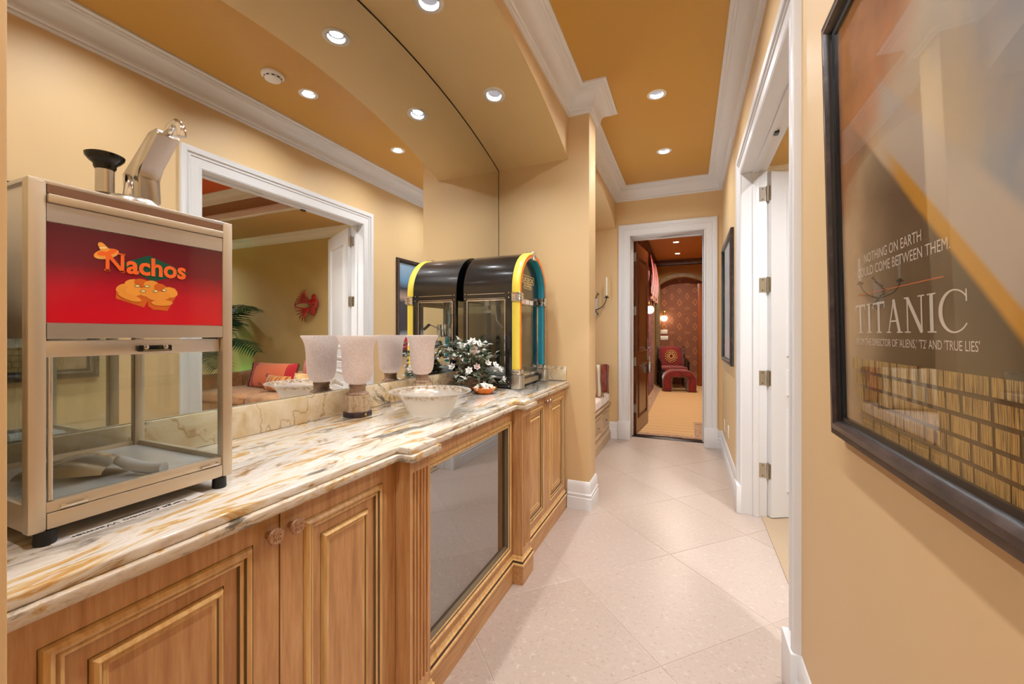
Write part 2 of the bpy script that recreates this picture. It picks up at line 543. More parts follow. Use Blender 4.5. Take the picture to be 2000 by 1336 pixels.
struct(header(MB(), YN0, YN1, XM - .006, XL, niche_z, NICHE_Y, NICHE_X).build('wall_niche_arch', [PAINT, SOFFIT_LIT], merge=False))
struct(header(MB(), YP, YF, -1.42, XL, alc_z).build('wall_alcove_arch', [PAINT, PAINT], merge=False))

# alcove back wall with a window
AX = -1.42; WY0, WY1, WZ0, WZ1 = 3.72, 4.56, .86, 2.24
struct(MB().box(AX - .16, AX, YP, WY0, 0, ZC).box(AX - .16, AX, WY1, YF, 0, ZC).box(AX - .16, AX, WY0, WY1, 0, WZ0).box(AX - .16, AX, WY0, WY1, WZ1, ZC).build('wall_alcove', PAINT))
win = sroot('window_1', 'white sash window in the bench alcove')
wf = MB()
for b in ((WY0, WY0 + .05, WZ0, WZ1), (WY1 - .05, WY1, WZ0, WZ1), (WY0 + .05, WY1 - .05, WZ0, WZ0 + .05), (WY0 + .05, WY1 - .05, WZ1 - .05, WZ1)):
    wf.box(AX - .12, AX - .04, b[0], b[1], b[2], b[3])
wf.build('window_frame', TRIM, win)
for k in range(1, 3):
    y = WY0 + .05 + (WY1 - WY0 - .10) * k / 3
    MB().box(AX - .095, AX - .07, y - .011, y + .011, WZ0 + .05, WZ1 - .05).build('muntin', TRIM, win)
for k in range(1, 4):
    z = WZ0 + .05 + (WZ1 - WZ0 - .10) * k / 4
    MB().box(AX - .094, AX - .071, WY0 + .05, WY1 - .05, z - .011, z + .011).build('muntin', TRIM, win)
for iy in range(3):
    for iz in range(4):
        dy, dz = (WY1 - WY0 - .1) / 3, (WZ1 - WZ0 - .1) / 4
        MB().box(AX - .084, AX - .081, WY0 + .05 + iy * dy + .011, WY0 + .05 + (iy + 1) * dy - .011, WZ0 + .05 + iz * dz + .011, WZ0 + .05 + (iz + 1) * dz - .011).build('pane', GLASS, win)
MB().box(AX - .03, AX + .045, WY0 - .04, WY1 + .04, WZ0 - .03, WZ0).build('window_sill', TRIM, win, bevel=.006)

# mouldings
CROWN = [(0, -.15), (.013, -.15), (.019, -.142), (.019, -.131), (.030, -.127), (.034, -.118)]
CROWN += [(.105 - .071 * math.cos(t * PI / 20), -.118 + .083 * math.sin(t * PI / 20)) for t in range(1, 11)]
CROWN += [(.110, -.027), (.123, -.025), (.126, -.017), (.138, -.013), (.145, -.011), (.145, 0)]
BASE = [(0, 0), (.020, 0), (.020, .082), (.015, .090), (.018, .098), (.018, .108), (.012, .116), (.012, .172), (.009, .186), (.004, .197), (0, .20)]
pc = [(XR, -3), (XR, YF), (XL, YF), (XL, YP), (XP, YP), (XP, YN1), (XL, YN1), (XL, YN0), (XP, YN0), (XP, -.025), (XL, -.025), (XL, -3)]
struct(MB().sweep(pc, CROWN, lambda x, y, h: (x, y, ZC + h)).build('trim_1', TRIM, smooth=28), 'white coved crown moulding')
bb = MB()
fl3 = lambda x, y, h: (x, y, h)
bb.sweep([(XR, -3), (XR, OY0 - .138)], BASE, fl3)
bb.sweep([(XR, OY1 + .138), (XR, YF), (DX1 + .134, YF)], BASE, fl3)
struct(bb.build('baseboard_right', TRIM, smooth=28))
struct(MB().sweep([(-.89, YP), (XP, YP), (XP, YN1), (-.815, YN1)], BASE, fl3).build('baseboard_left', TRIM, smooth=28))
struct(MB().sweep([(DX0 - .134, YF), (-.885, YF)], BASE, fl3).build('baseboard_far', TRIM, smooth=28))
struct(MB().sweep([(XP, YN0 - .001), (XP, -.025), (XL, -.025), (XL, -3)], BASE, fl3).build('baseboard_near', TRIM, smooth=28))

CAS = [(0, 0), (0, .007), (.010, .012), (.018, .007), (.070, .009), (.076, .015), (.084, .012), (.092, .014), (.098, .022), (.116, .027), (.130, .025), (.135, .021), (.135, 0)]
mr = lambda y, z, h: (XR - h, y, z)
mf = lambda x, z, h: (x, YF - h, z)
struct(MB().sweep([(OY0, .0), (OY0, OZ), (OY1, OZ), (OY1, .0)], CAS, mr, side=1).build('trim_2', TRIM, smooth=28), 'white casing around the lounge doorway')
struct(MB().sweep([(DX0, .0), (DX0, DZ), (DX1, DZ), (DX1, .0)], CAS, mf, side=1).build('trim_3', TRIM, smooth=28), 'white casing around the wooden door')
pb = sroot('trim_4', 'white plinth blocks under the casings')
for (u, w) in ((OY0 - .142, OY0 + .004), (OY1 - .004, OY1 + .142)):
    MB().box(XR - .033, XR, u, w, 0, .20).build('plinth_block', TRIM, pb, bevel=.005)
for (u, w) in ((DX0 - .142, DX0 + .004), (DX1 - .004, DX1 + .142)):
    MB().box(u, w, YF - .033, YF, 0, .22).build('plinth_block', TRIM, pb, bevel=.005)
# jamb linings with stops
jl = MB()
jl.box(XR - .002, .502, OY0 - .02, OY0, 0, OZ).box(XR - .002, .502, OY1, OY1 + .02, 0, OZ).box(XR - .002, .502, OY0 - .02, OY1 + .02, OZ, OZ + .02)
jl.box(.415, .452, OY0, OY0 + .012, 0, OZ).box(.415, .452, OY1 - .012, OY1, 0, OZ).box(.415, .452, OY0, OY1, OZ - .012, OZ)
struct(jl.build('trim_5', TRIM, bevel=.002), 'white jamb lining of the lounge doorway')
jl = MB()
jl.box(DX0 - .02, DX0, YF - .002, 5.402, 0, DZ).box(DX1, DX1 + .02, YF - .002, 5.402, 0, DZ).box(DX0 - .02, DX1 + .02, YF - .002, 5.402, DZ, DZ + .02)
jl.box(DX0, DX0 + .012, 5.305, 5.345, 0, DZ).box(DX1 - .012, DX1, 5.305, 5.345, 0, DZ).box(DX0, DX1, 5.305, 5.345, DZ - .012, DZ)
struct(jl.build('trim_6', TRIM, bevel=.002), 'white jamb lining of the wooden door')
struct(MB().box(DX0, DX1, 5.27, 5.40, -.003, .009).build('trim_7', INK, bevel=.003), 'dark metal threshold')
MB().box(.44, .462, 2.66, 2.70, OZ - .022, OZ - .008).build('catch_plate', INK, bpy.data.objects['trim_5'])

# ---- doors
PANEL = [(0, .0), (.004, .007), (.012, .010), (.020, .006), (.026, .007), (.032, -.006), (.050, -.006), (.062, .002), (.070, .002)]
def rect(u0, u1, w0, w1): return [(u0, w0), (u1, w0), (u1, w1), (u0, w1)]
def panel_ring(mb, u0, u1, w0, w1, mp, prof=PANEL, mi=0, fill=0):
    """raised panel: a moulded ring and a filled field"""
    mb.sweep(rect(u0, u1, w0, w1), prof, mp, closed=True, mi=mi)
    o, h = prof[-1]
    mb.add([mp(u0 + o, w0 + o, h), mp(u1 - o, w0 + o, h), mp(u1 - o, w1 - o, h), mp(u0 + o, w1 - o, h)], [(0, 1, 2, 3)], fill)
def slab_with_panels(mb, L, Hh, t, panels, z0=0):
    """door leaf lying in local XZ, thickness along Y, open rectangles where panels go (both faces)"""
    for sy in (-1, 1):
        y = sy * t / 2
        us = sorted({0, L} | {p[0] for p in panels} | {p[1] for p in panels})
        ws = sorted({0, Hh} | {p[2] for p in panels} | {p[3] for p in panels})
        for ua, ub in zip(us, us[1:]):
            for wa, wb in zip(ws, ws[1:]):
                c = ((ua + ub) / 2, (wa + wb) / 2)
                if any(p[0] < c[0] < p[1] and p[2] < c[1] < p[3] for p in panels): continue
                mb.add([(ua, y, wa + z0), (ub, y, wa + z0), (ub, y, wb + z0), (ua, y, wb + z0)], [(0, 1, 2, 3)])
    mb.add([(0, -t / 2, z0), (L, -t / 2, z0), (L, t / 2, z0), (0, t / 2, z0), (0, -t / 2, z0 + Hh), (L, -t / 2, z0 + Hh), (L, t / 2, z0 + Hh), (0, t / 2, z0 + Hh)],
           [(0, 1, 2, 3), (4, 5, 6, 7), (0, 3, 7, 4), (1, 2, 6, 5)])
def hinge(parent, x, y, z, mat, wide=.045, h=.10):
    hb = MB().box(x - .085, x - .012, y - .002, y + .001, z - h / 2, z + h / 2)
    o = hb.build('hinge', mat, parent)
    MB().lathe([(0, -h / 2 - .006), (.0075, -h / 2 - .004), (.0075, h / 2 + .004), (0, h / 2 + .006)], (x, y - .006, z), 10).build('hinge_pin', mat, o, smooth=30)
    for k, (dx, dz) in enumerate(((.03, .036), (.06, .013), (.06, -.013), (.03, -.036))):
        MB().lathe([(0, -.0012), (.004, -.001), (.004, 0), (0, 0)], (x - dx, y - .002, z + dz), 8, 'y').build('screw', INK, o)

d1 = sroot('door_1', 'white panelled door leaf standing open into the lounge', (.512, 3.305, 0), math.radians(28))
lf = MB()
pan = [(.11, .63, .17, .74), (.11, .63, .83, 1.01), (.11, .63, 1.10, 2.24)]
slab_with_panels(lf, .74, 2.37, .045, pan, .012)
lf.build('leaf', DOORW, d1)
for p in pan:
    for sy in (-1, 1):
        mb = MB(); panel_ring(mb, p[0], p[1], p[2] + .012, p[3] + .012, lambda u, w, h, sy=sy: (u, sy * (.0225 + h), w))
        mb.build('door_panel', DOORW, d1, smooth=28)
j5 = bpy.data.objects['trim_5']
for z in (2.237, 1.608, .964, .324):
    hinge(j5, .505, OY1, z, NICKEL)
    # leaf-side plate on the door edge
    MB().box(-.002, .0005, -.02, .02, z - .05, z + .05).build('hinge_plate', NICKEL, d1)

d2 = sroot('door_2', 'dark stained wooden door leaf standing open', (DX0 + .018, 5.395, 0), math.radians(84.5))
lf = MB()
pan2 = [(.11, .67, .17, .86), (.11, .67, 1.02, 2.26)]
slab_with_panels(lf, .785, 2.415, .045, pan2, .014)
lf.build('leaf', MAHOG, d2)
for p in pan2:
    for sy in (-1, 1):
        mb = MB(); panel_ring(mb, p[0], p[1], p[2] + .014, p[3] + .014, lambda u, w, h, sy=sy: (u, sy * (.0225 + h), w))
        mb.build('door_panel', MAHOG, d2, smooth=28)
for z in (2.24, 1.56, .92, .33):
    o = MB().box(-.0025, .0005, -.018, .018, z - .055, z + .055).build('hinge', NICKEL, d2)
    for dz in (-.035, 0, .035): MB().lathe([(0, 0), (.004, 0), (.004, .001), (0, .001)], (-.0036, .004, z + dz), 8, 'x').build('screw', INK, o)
esc = MB().box(.71, .75, -.030, -.0225, .90, 1.20).build('escutcheon', NICKEL, d2, bevel=.003)
MB().tube([(.73, -.028, 1.07), (.73, -.065, 1.07), (.70, -.072, 1.07), (.61, -.070, 1.07)], .009, 10).build('lever', NICKEL, esc, smooth=40)
lk = MB().box(.675, .755, -.075, -.030, .72, .87).build('lock_box', NICKEL, d2, bevel=.008)
MB().tube([(.69, -.05, .87), (.69, -.05, .95), (.74, -.05, .95), (.74, -.05, .87)], .006, 8).build('shackle', CHROME, lk, smooth=40)

# mirror
mm = MB()
ys = [YN0 + .003 + (YN1 - YN0 - .006) * k / 48 for k in range(49)]
zt = [niche_z(y) - .004 for y in ys]
for k in range(48):
    mm.add([(XM, ys[k], 1.031), (XM, ys[k + 1], 1.031), (XM, ys[k + 1], zt[k + 1]), (XM, ys[k], zt[k])], [(0, 1, 2, 3)], 0)
    mm.add([(XM, ys[k], zt[k]), (XM, ys[k + 1], zt[k + 1]), (XM - .005, ys[k + 1], zt[k + 1]), (XM - .005, ys[k], zt[k])], [(0, 1, 2, 3)], 1)
mm.add([(XM - .005, y, 1.031) for y in (ys[0], ys[-1])] + [(XM, y, 1.031) for y in (ys[0], ys[-1])], [(0, 1, 3, 2)], 1)
mm.add([(XM, ys[-1], 1.031), (XM - .005, ys[-1], 1.031), (XM - .005, ys[-1], zt[-1]), (XM, ys[-1], zt[-1])], [(0, 1, 2, 3)], 1)
mm.add([(XM, ys[0], 1.031), (XM - .005, ys[0], 1.031), (XM - .005, ys[0], zt[0]), (XM, ys[0], zt[0])], [(0, 1, 2, 3)], 1)
for k in range(48):
    mm.add([(XM + .002, ys[k], zt[k]), (XM + .002, ys[k + 1], zt[k + 1]), (XM + .002, ys[k + 1], zt[k + 1] - .006), (XM + .002, ys[k], zt[k] - .006)], [(0, 1, 2, 3)], 1)
for y_ in (ys[0], ys[-1] - .006):
    mm.add([(XM + .002, y_, 1.031), (XM + .002, y_ + .006, 1.031), (XM + .002, y_ + .006, NZ - .004), (XM + .002, y_, NZ - .004)], [(0, 1, 2, 3)], 1)
tag(mm.build('wall_mirror', [MIRROR, MEDGE]), 'large frameless mirror filling the arched niche behind the marble worktop', 'mirror')

# ---- recessed downlights
REFL = plain('downlight_reflector', rgb(235, 236, 240), .18, .6)
def downlight(loc, label, group, watts, tilt=0, color=(.97, .985, 1.0), mat=WHITEP):
    t = thing('recessed_downlight', label, 'light', loc, 0, group)
    t.rotation_euler = (tilt, 0, 0)
    MB().lathe([(.046, 0), (.048, -.004), (.062, -.005), (.067, -.002), (.067, .0)], (0, 0, 0), 28).build('trim_ring', mat, t, smooth=40)
    MB().lathe([(.0445, -.003), (.043, .012), (.039, .03), (.036, .05), (0, .052)], (0, 0, 0), 28).build('reflector', REFL, t, smooth=40)
    lamp('bulb', (0, 0, .020), watts * 1.05, .062, color, parent=t)
    return t
HL = {4.18: 'white recessed hallway ceiling downlight in front of the wooden door', 3.17: 'white recessed hallway ceiling downlight level with the pillar', 2.17: 'white recessed hallway ceiling downlight next to the smoke detector'}
for y in HALL_Y:
    downlight((HALL_X, y, ZC), HL.get(y, 'white recessed hallway ceiling downlight on the nacho warmer side of the smoke detector'), 'hallway ceiling downlights', HALL_W)
for y, nl in zip(NICHE_Y, ('nacho warmer', 'hurricane lamps', 'popcorn machine')):
    sl = -math.atan((niche_z(y + .02) - niche_z(y - .02)) / .04)
    downlight((NICHE_X, y, niche_z(y)), 'white recessed downlight in the arched soffit above the ' + nl, 'niche soffit downlights', NICHE_W, -sl)
sd = thing('smoke_detector', 'round white smoke detector on the ochre hallway ceiling', 'smoke detector', (-.18, 1.914, ZC))
MB().lathe([(0, 0), (.070, 0), (.070, -.012), (.055, -.018), (.050, -.034), (.030, -.042), (0, -.042)], (0, 0, 0), 32).build('housing', WHITEP, sd, smooth=40)
for k in range(10):
    an = 2 * PI * k / 10
    mb = MB().box(-.008, .008, -.002, .002, -.003, .003)
    mb.xf(Matrix.Translation((.0525 * math.cos(an), .0525 * math.sin(an), -.026)) @ Matrix.Rotation(an + PI / 2, 4, 'Z'))
    mb.build('vent_slot', INK, sd)
for (y, z, ol) in ((4.736, .337, 'white outlet plate low on the gold wall close to the wooden door'), (4.30, .36, 'white outlet plate low on the gold wall under the blue framed print')):
    sp = thing('wall_plate', ol, 'outlet', (XR, y, z), 0, 'outlet plates on the right wall')
    MB().box(-.006, 0, -.036, .036, -.058, .058).build('plate', WHITEP, sp, bevel=.003)
    for dz in (-.022, .022): MB().box(-.0075, -.005, -.014, .014, dz - .013, dz + .013).build('socket', TRIM, sp, bevel=.001)
# ------------------------------------------------------------------ cabinets and worktop
def B(mb, name, mats, parent, root, **kw):
    """world coordinates -> the thing's own frame"""
    l = root.location
    mb.xf(Matrix.Translation((-l[0], -l[1], -l[2])))
    return mb.build(name, mats, parent, **kw)

XD = -.83
RING = [(0, 0), (.002, -.0025), (.005, .005), (.011, .009), (.017, .006), (.019, .0005), (.023, .003), (.028, .001), (.030, -.006), (.055, -.006), (.057, -.0075), (.060, .001), (.065, .0045), (.069, .002), (.071, -.001), (.075, .0), (.079, -.003)]
RMI = [2, 1, 1, 1, 2, 1, 1, 2, 0, 3, 1, 1, 1, 2, 1, 1]
mx_ = lambda y, z, h: (XD + h, y, z)
def framed(mb, y0, y1, z0, z1, a, b, c, d, t=.02):
    """flat frame with a hole, front at XD"""
    ys = (y0, a, b, y1); zs = (z0, c, d, z1)
    for i in range(3):
        for j in range(3):
            if i == 1 and j == 1: continue
            mb.add([(XD, ys[i], zs[j]), (XD, ys[i + 1], zs[j]), (XD, ys[i + 1], zs[j + 1]), (XD, ys[i], zs[j + 1])], [(0, 1, 2, 3)])
    v = [(XD, y0, z0), (XD, y1, z0), (XD, y1, z1), (XD, y0, z1)]
    w = [(XD - t, p[1], p[2]) for p in v]
    mb.add(v + w, [(k, (k + 1) % 4, 4 + (k + 1) % 4, 4 + k) for k in range(4)])
def cab_door(root, y0, y1, z0, z1, ky):
    a, b, c, d = y0 + .058, y1 - .058, z0 + .036, z1 - .052
    fr = MB(); framed(fr, y0, y1, z0, z1, a, b, c, d)
    door = B(fr, 'door', WOOD, root, root)
    r = MB(); r.sweep(rect(a, b, c, d), RING, mx_, closed=True, mi=RMI)
    B(r, 'panel_moulding', [WOOD, EDGEW, GLAZE, GLAZE2], door, root, smooth=30)
    o, h = RING[-1]
    p = MB().box(XD - .012, XD + h, a + o, b - o, c + o, d - o)
    B(p, 'centre_panel', WOOD, door, root)
    k = MB()
    k.lathe([(0, -.012), (.008, -.012), (.006, -.002), (.007, .004), (.0165, .007), (.018, .011), (.0165, .015), (.013, .0165), (.012, .0155), (0, .0175)], (XD + .012, ky, .838), 24, 'x')
    for q in range(16):
        an = 2 * PI * q / 16
        k.ball((XD + .0275, ky + .0150 * math.cos(an), .838 + .0150 * math.sin(an)), (.002, .0022, .0022), 6, 4)
    for q in range(4):
        an = PI / 4 + PI / 2 * q
        k.lathe([(.0022, 0), (.0022, .0025), (.0042, .0025), (.0042, 0)], (XD + .028, ky + .0068 * math.cos(an), .838 + .0068 * math.sin(an)), 8, 'x')
    B(k, 'knob', KNOBM, door, root, smooth=40)

PLP = [(-.06, 0), (0, 0), (0, .090), (.004, .093), (.004, .101), (-.001, .105), (-.003, .116), (-.009, .122), (-.011, .132), (-.016, .136), (-.06, .136)]
PLM = [0, 0, 2, 1, 1, 2, 1, 1, 1, 1]
XK, XJ = -.818, -.766
def plinth(root, path):
    m = MB().sweep(path, PLP, lambda x, y, h: (x, y, h), side=-1, mi=PLM)
    B(m, 'plinth', [WOODH, EDGEW, GLAZE2], root, root, smooth=28)
def cabinet(name, label, y0, y1):
    t = thing(name, label, 'cabinet', (-1.1, (y0 + y1) / 2, 0))
    B(MB().box(-1.37, XD - .021, y0, y1, .03, .885), 'body', WOOD, t, t)
    return t
c1 = cabinet('storage_cabinet', 'maple cabinet with two raised panel doors under the nacho warmer', YN0 + .003, 1.028)
cab_door(c1, .208, .6335, .142, .884, .609)
cab_door(c1, .6375, 1.026, .142, .884, .662)
plinth(c1, [(XK, YN0 + .004), (XK, 1.010)])
c3 = cabinet('storage_cabinet', 'maple cabinet with two raised panel doors under the popcorn machine', 2.072, 2.925)
cab_door(c3, 2.074, 2.4855, .142, .884, 2.460)
cab_door(c3, 2.4895, 2.923, .142, .884, 2.515)
plinth(c3, [(XK, 2.086), (XK, 2.927)])

c2 = thing('display_cabinet', 'maple cabinet with fluted pilasters and a smoked glass door', 'cabinet', (-1.1, 1.55, 0))
bd = MB()
bd.box(-1.37, XD - .021, 1.030, 1.14, .03, .885).box(-1.37, XD - .021, 1.945, 2.07, .03, .885).box(-1.37, -1.33, 1.14, 1.945, .03, .885)
bd.box(-1.33, XD - .021, 1.14, 1.945, .03, .15).box(-1.33, XD - .021, 1.14, 1.945, .865, .885)
B(bd, 'body', MAHOG, c2, c2)
B(MB().box(-1.33, -.90, 1.14, 1.945, .50, .515), 'shelf', MAHOG, c2, c2)
fr = MB(); a, b, c, d = 1.168, 1.922, .166, .832
framed(fr, 1.137, 1.948, .142, .884, a, b, c, d)
gd = B(fr, 'glass_door', WOOD, c2, c2)
GR = [(0, 0), (.002, -.002), (.006, .008), (.013, .010), (.019, .005), (.021, .001), (.027, .004), (.032, .002), (.034, -.008), (.038, -.016)]
B(MB().sweep(rect(a, b, c, d), GR, mx_, closed=True, mi=[2, 1, 1, 1, 2, 1, 1, 2, 2]), 'frame_moulding', [WOOD, EDGEW, GLAZE], gd, c2, smooth=30)
B(MB().box(XD - .020, XD - .015, a + .03, b - .03, c + .03, d - .03), 'pane', SMOKE, gd, c2)
for (u, w) in ((1.030, 1.137), (1.950, 2.070)):
    pm = MB()
    xf_, xb = -.777, XD - .021
    pm.box(xb, xf_, u, w, .135, .172).box(xb, xf_, u, w, .842, .886)
    n = 5; e = .011; fw = (w - u - 2 * e) / n
    poly = [(xb, u), (xf_, u)]
    for k in range(n):
        s = u + e + k * fw
        for q in range(9):
            tt = q / 8
            poly.append((xf_ - .011 * math.sin(PI * tt), s + .0025 + (fw - .005) * tt))
    poly += [(xf_, w), (xb, w)]
    pm.prism(poly, .172, .842, 'z')
    B(pm, 'pilaster', WOOD, c2, c2, smooth=50)
plinth(c2, [(XK, 1.010), (XJ, 1.010), (XJ, 1.157), (XK, 1.157), (XK, 1.932), (XJ, 1.932), (XJ, 2.086), (XK, 2.086)])

ct = thing('worktop', 'veined cream and gold marble worktop with a stepped edge on the maple cabinets', 'worktop', (-1.1, 1.57, .886))
def outline(main, jog, g):
    return [(-1.377, YN0 + .001), (main, YN0 + .001), (main, 1.002 + g), (jog, 1.002 + g), (jog, 1.160 - g), (main, 1.160 - g), (main, 1.932 + g), (jog, 1.932 + g), (jog, 2.098 - g), (main, 2.098 - g), (main, 2.949), (-1.377, 2.949)]
B(MB().prism(outline(-.799, -.747, 0), .886, .9075, 'z'), 'lower_edge', MARBLE_E, ct, ct, bevel=.0035)
B(MB().prism(outline(-.811, -.759, .011), .9075, .928, 'z'), 'slab', MARBLE, ct, ct, bevel=.0045, bseg=3)
tag(MB().box(-1.377, -1.352, YN0 + .001, 2.949, .9285, 1.03).build('splashback', SPLASH, bevel=.002), 'long low marble splashback with rust veins under the mirror', 'splashback')
tag(MB().box(-1.3515, -.822, 2.929, 2.949, .9285, 1.03).build('splashback', SPLASH, bevel=.002), 'short marble splashback against the pillar behind the popcorn machine', 'splashback')
ZT = .928

# ------------------------------------------------------------------ nacho warmer
def m_sign():
    g = N('nacho_sign_print')
    z = sep(g, g.coord())[2]
    n = g.noise(g.coord((1, 1, 1)), 60, 2)
    f = g.math('ADD', g.math('MULTIPLY', g.math('SUBTRACT', z, 1.288 - ZT), 1 / .164), g.math('MULTIPLY', g.math('SUBTRACT', n, .5), .06))
    c = g.ramp(f, [(.05, rgb(214, 14, 40)), (.35, rgb(196, 16, 44)), (.62, rgb(120, 20, 40)), (.95, rgb(92, 20, 34))])
    return g.done(g.pbr(c, .16, 0, g.bump(g.noise(g.coord(), 90, 2), .05, .002), Coat_Weight=.5, Coat_Roughness=.08))
wm = thing('nacho_warmer', 'steel and glass nacho warmer cabinet with a red sign standing on the worktop', 'food warmer', (-1.137, .4535, ZT))
wx0, wx1, wy0, wy1 = -1.322, -.951, .295, .612
pw = .022
for (x, y) in ((wx1 - pw, wy0), (wx1 - pw, wy1 - pw), (wx0, wy0), (wx0, wy1 - pw)):
    B(MB().box(x, x + pw, y, y + pw, .951, 1.518), 'corner_post', ALU, wm, wm, bevel=.004)
    B(MB().lathe([(0, ZT), (.013, ZT), (.014, ZT + .004), (.013, .9515), (0, .9515)], (x + .011, y + .011 + (.012 if y < .4 else -.012), 0), 16), 'foot', BLACK, wm, wm, smooth=40)
fb = MB()
fb.box(wx1 - .016, wx1 - .001, wy0 + pw, wy1 - pw, .953, .978).box(wx1 - .018, wx1 - .004, wy0 + pw, wy1 - pw, .979, .996)
fb.box(wx0 + .002, wx0 + .016, wy0 + pw, wy1 - pw, .953, .996)
fb.box(wx0 + pw, wx1 - pw, wy0 + .002, wy0 + .014, .953, .996).box(wx0 + pw, wx1 - pw, wy1 - .014, wy1 - .002, .953, .996)
B(fb, 'base_frame', ALU, wm, wm, bevel=.001)
B(MB().box(wx0 + .016, wx1 - .018, wy0 + .014, wy1 - .014, .978, .986), 'floor_tray', TRAY, wm, wm)
hd = B(MB().box(wx0 + .008, wx1 - .006, wy0 + .006, wy1 - .006, 1.262, 1.512), 'header_box', STEEL, wm, wm, bevel=.001)
B(MB().box(wx0 + .001, wx1 - .001, wy0 + .001, wy1 - .001, 1.512, 1.519), 'top_plate', STEEL, wm, wm, bevel=.001)
B(MB().box(wx1 - .006, wx1 - .001, wy0 + pw, wy1 - pw, 1.498, 1.512), 'top_band', plain('warmer_band_reflection_tint', rgb(150, 118, 98), .35, .6), wm, wm)  # tan of the mirrored surroundings is put into this steel band's colour
B(MB().box(wx1 - .006, wx1 + .004, wy0 + pw, wy1 - pw, 1.483, 1.497), 'top_lip', ALU, wm, wm, bevel=.002)
B(MB().box(wx1 - .006, wx1 - .002, wy0 + pw, wy1 - pw, 1.453, 1.482), 'upper_band', STEEL, wm, wm)
B(MB().box(wx1 - .006, wx1 - .001, wy0 + pw, wy1 - pw, 1.263, 1.287), 'lower_band', STEEL, wm, wm)
sg = B(MB().box(wx1 - .006, wx1 - .003, wy0 + pw, wy1 - pw, 1.288, 1.452), 'sign_panel', m_sign(), wm, wm)
ORG = plain('print_orange', rgb(250, 112, 50), .25)
CHZ = plain('print_cheese', rgb(240, 160, 66), .3)
CHZ2 = plain('print_crust', rgb(214, 104, 36), .3)
TAN = plain('print_straw', rgb(246, 168, 70), .3)
CRM = plain('print_cream', rgb(250, 230, 170), .3)
GRN = plain('print_green', rgb(14, 84, 66), .3)
lw_ = wm.location
xs_ = wx1 - .003
def decal(poly, name, mat, lift, parent=sg):
    mb = MB().add([(xs_ + lift, p[0], p[1]) for p in poly], [tuple(range(len(poly)))])
    return B(mb, name, mat, parent, wm)
def ell(cy, cz, ry, rz, n=20, rot=0):
    return [(cy + ry * math.cos(t) * math.cos(rot) - rz * math.sin(t) * math.sin(rot), cz + ry * math.cos(t) * math.sin(rot) + rz * math.sin(t) * math.cos(rot)) for t in [2 * PI * k / n for k in range(n)]]
decal([(.407, 1.397), (.4545, 1.4205), (.522, 1.395), (.4615, 1.3715)], 'green_diamond', GRN, .0004)
# the picture of nachos: tray and a heap of chips
decal([(.405, 1.345), (.4045, 1.334), (.447, 1.320), (.4525, 1.333), (.4535, 1.323), (.461, 1.317), (.485, 1.3155), (.4935, 1.332), (.503, 1.352), (.498, 1.362), (.42, 1.362)], 'picture_tray', CHZ2, .0005)
for k, (cy, cz, ry, rz, ro, mt) in enumerate(((.417, 1.353, .013, .009, .4, CHZ), (.430, 1.364, .013, .008, .2, TAN), (.444, 1.366, .013, .008, -.2, CHZ2), (.459, 1.363, .013, .010, 0, CHZ), (.474, 1.359, .012, .009, -.4, CHZ2), (.490, 1.353, .013, .010, -.3, TAN), (.432, 1.350, .014, .009, .1, TAN), (.452, 1.350, .014, .009, 0, CHZ), (.470, 1.344, .020, .009, .1, CHZ), (.425, 1.338, .018, .006, -.3, CHZ), (.476, 1.331, .018, .006, .05, CHZ))):
    decal(ell(cy, cz, ry, rz, 18, ro), 'picture_chip', mt, .0006 + k * .00006)
for k, (cy, cz) in enumerate(((.436, 1.360), (.451, 1.361), (.445, 1.351), (.465, 1.353), (.479, 1.356))):
    decal(ell(cy, cz, .0045, .0026, 14), 'picture_pepper', plain('print_pepper', rgb(120, 122, 62), .3), .0014)
    decal(ell(cy, cz, .0033, .0017, 12), 'picture_pepper', CRM, .0015)
# sombrero
decal(ell(.3915, 1.4125, .0185, .0085, 26, .42), 'picture_hat', TAN, .0010)
decal(ell(.3925, 1.4155, .0150, .0050, 22, .42), 'picture_hat', ORG, .0011)
decal([(.3835, 1.4165), (.3795, 1.4265), (.3805, 1.4305), (.3840, 1.4318), (.3875, 1.4300), (.3965, 1.4205), (.391, 1.4155)], 'picture_hat', TAN, .0012)
decal([(.3822, 1.4200), (.3812, 1.4225), (.3905, 1.4245), (.3925, 1.4222)], 'picture_hat', CRM, .0013)
for k in range(9):
    t = -2.7 + k * .26
    cy = .3915 + .0168 * math.cos(t) * math.cos(.42) - .0068 * math.sin(t) * math.sin(.42); cz = 1.4125 + .0168 * math.cos(t) * math.sin(.42) + .0068 * math.sin(t) * math.cos(.42)
    decal(ell(cy, cz, .0011, .0007, 8), 'picture_hat', CRM, .0013)
loc0 = Vector((xs_, .390, 1.3828)) - Vector(lw_)
words('N', .0465, loc0, (0, 1, 0), (0, 0, 1), 'lettering', ORG, sg, width=.0265, bold=.022, depth=.0014)
words('achos', .0465, Vector((xs_, .4195, 1.3828)) - Vector(lw_), (0, 1, 0), (0, 0, 1), 'lettering', ORG, sg, width=.098, bold=.030, depth=.0014)
for (y0_, y1_, zz) in ((.388, .3965, 1.3828), (.410, .4178, 1.3828), (.4055, .4178, 1.4145)):
    decal([(y0_, zz), (y1_, zz), (y1_, zz + .0022), (y0_, zz + .0022)], 'lettering', ORG, .0014)
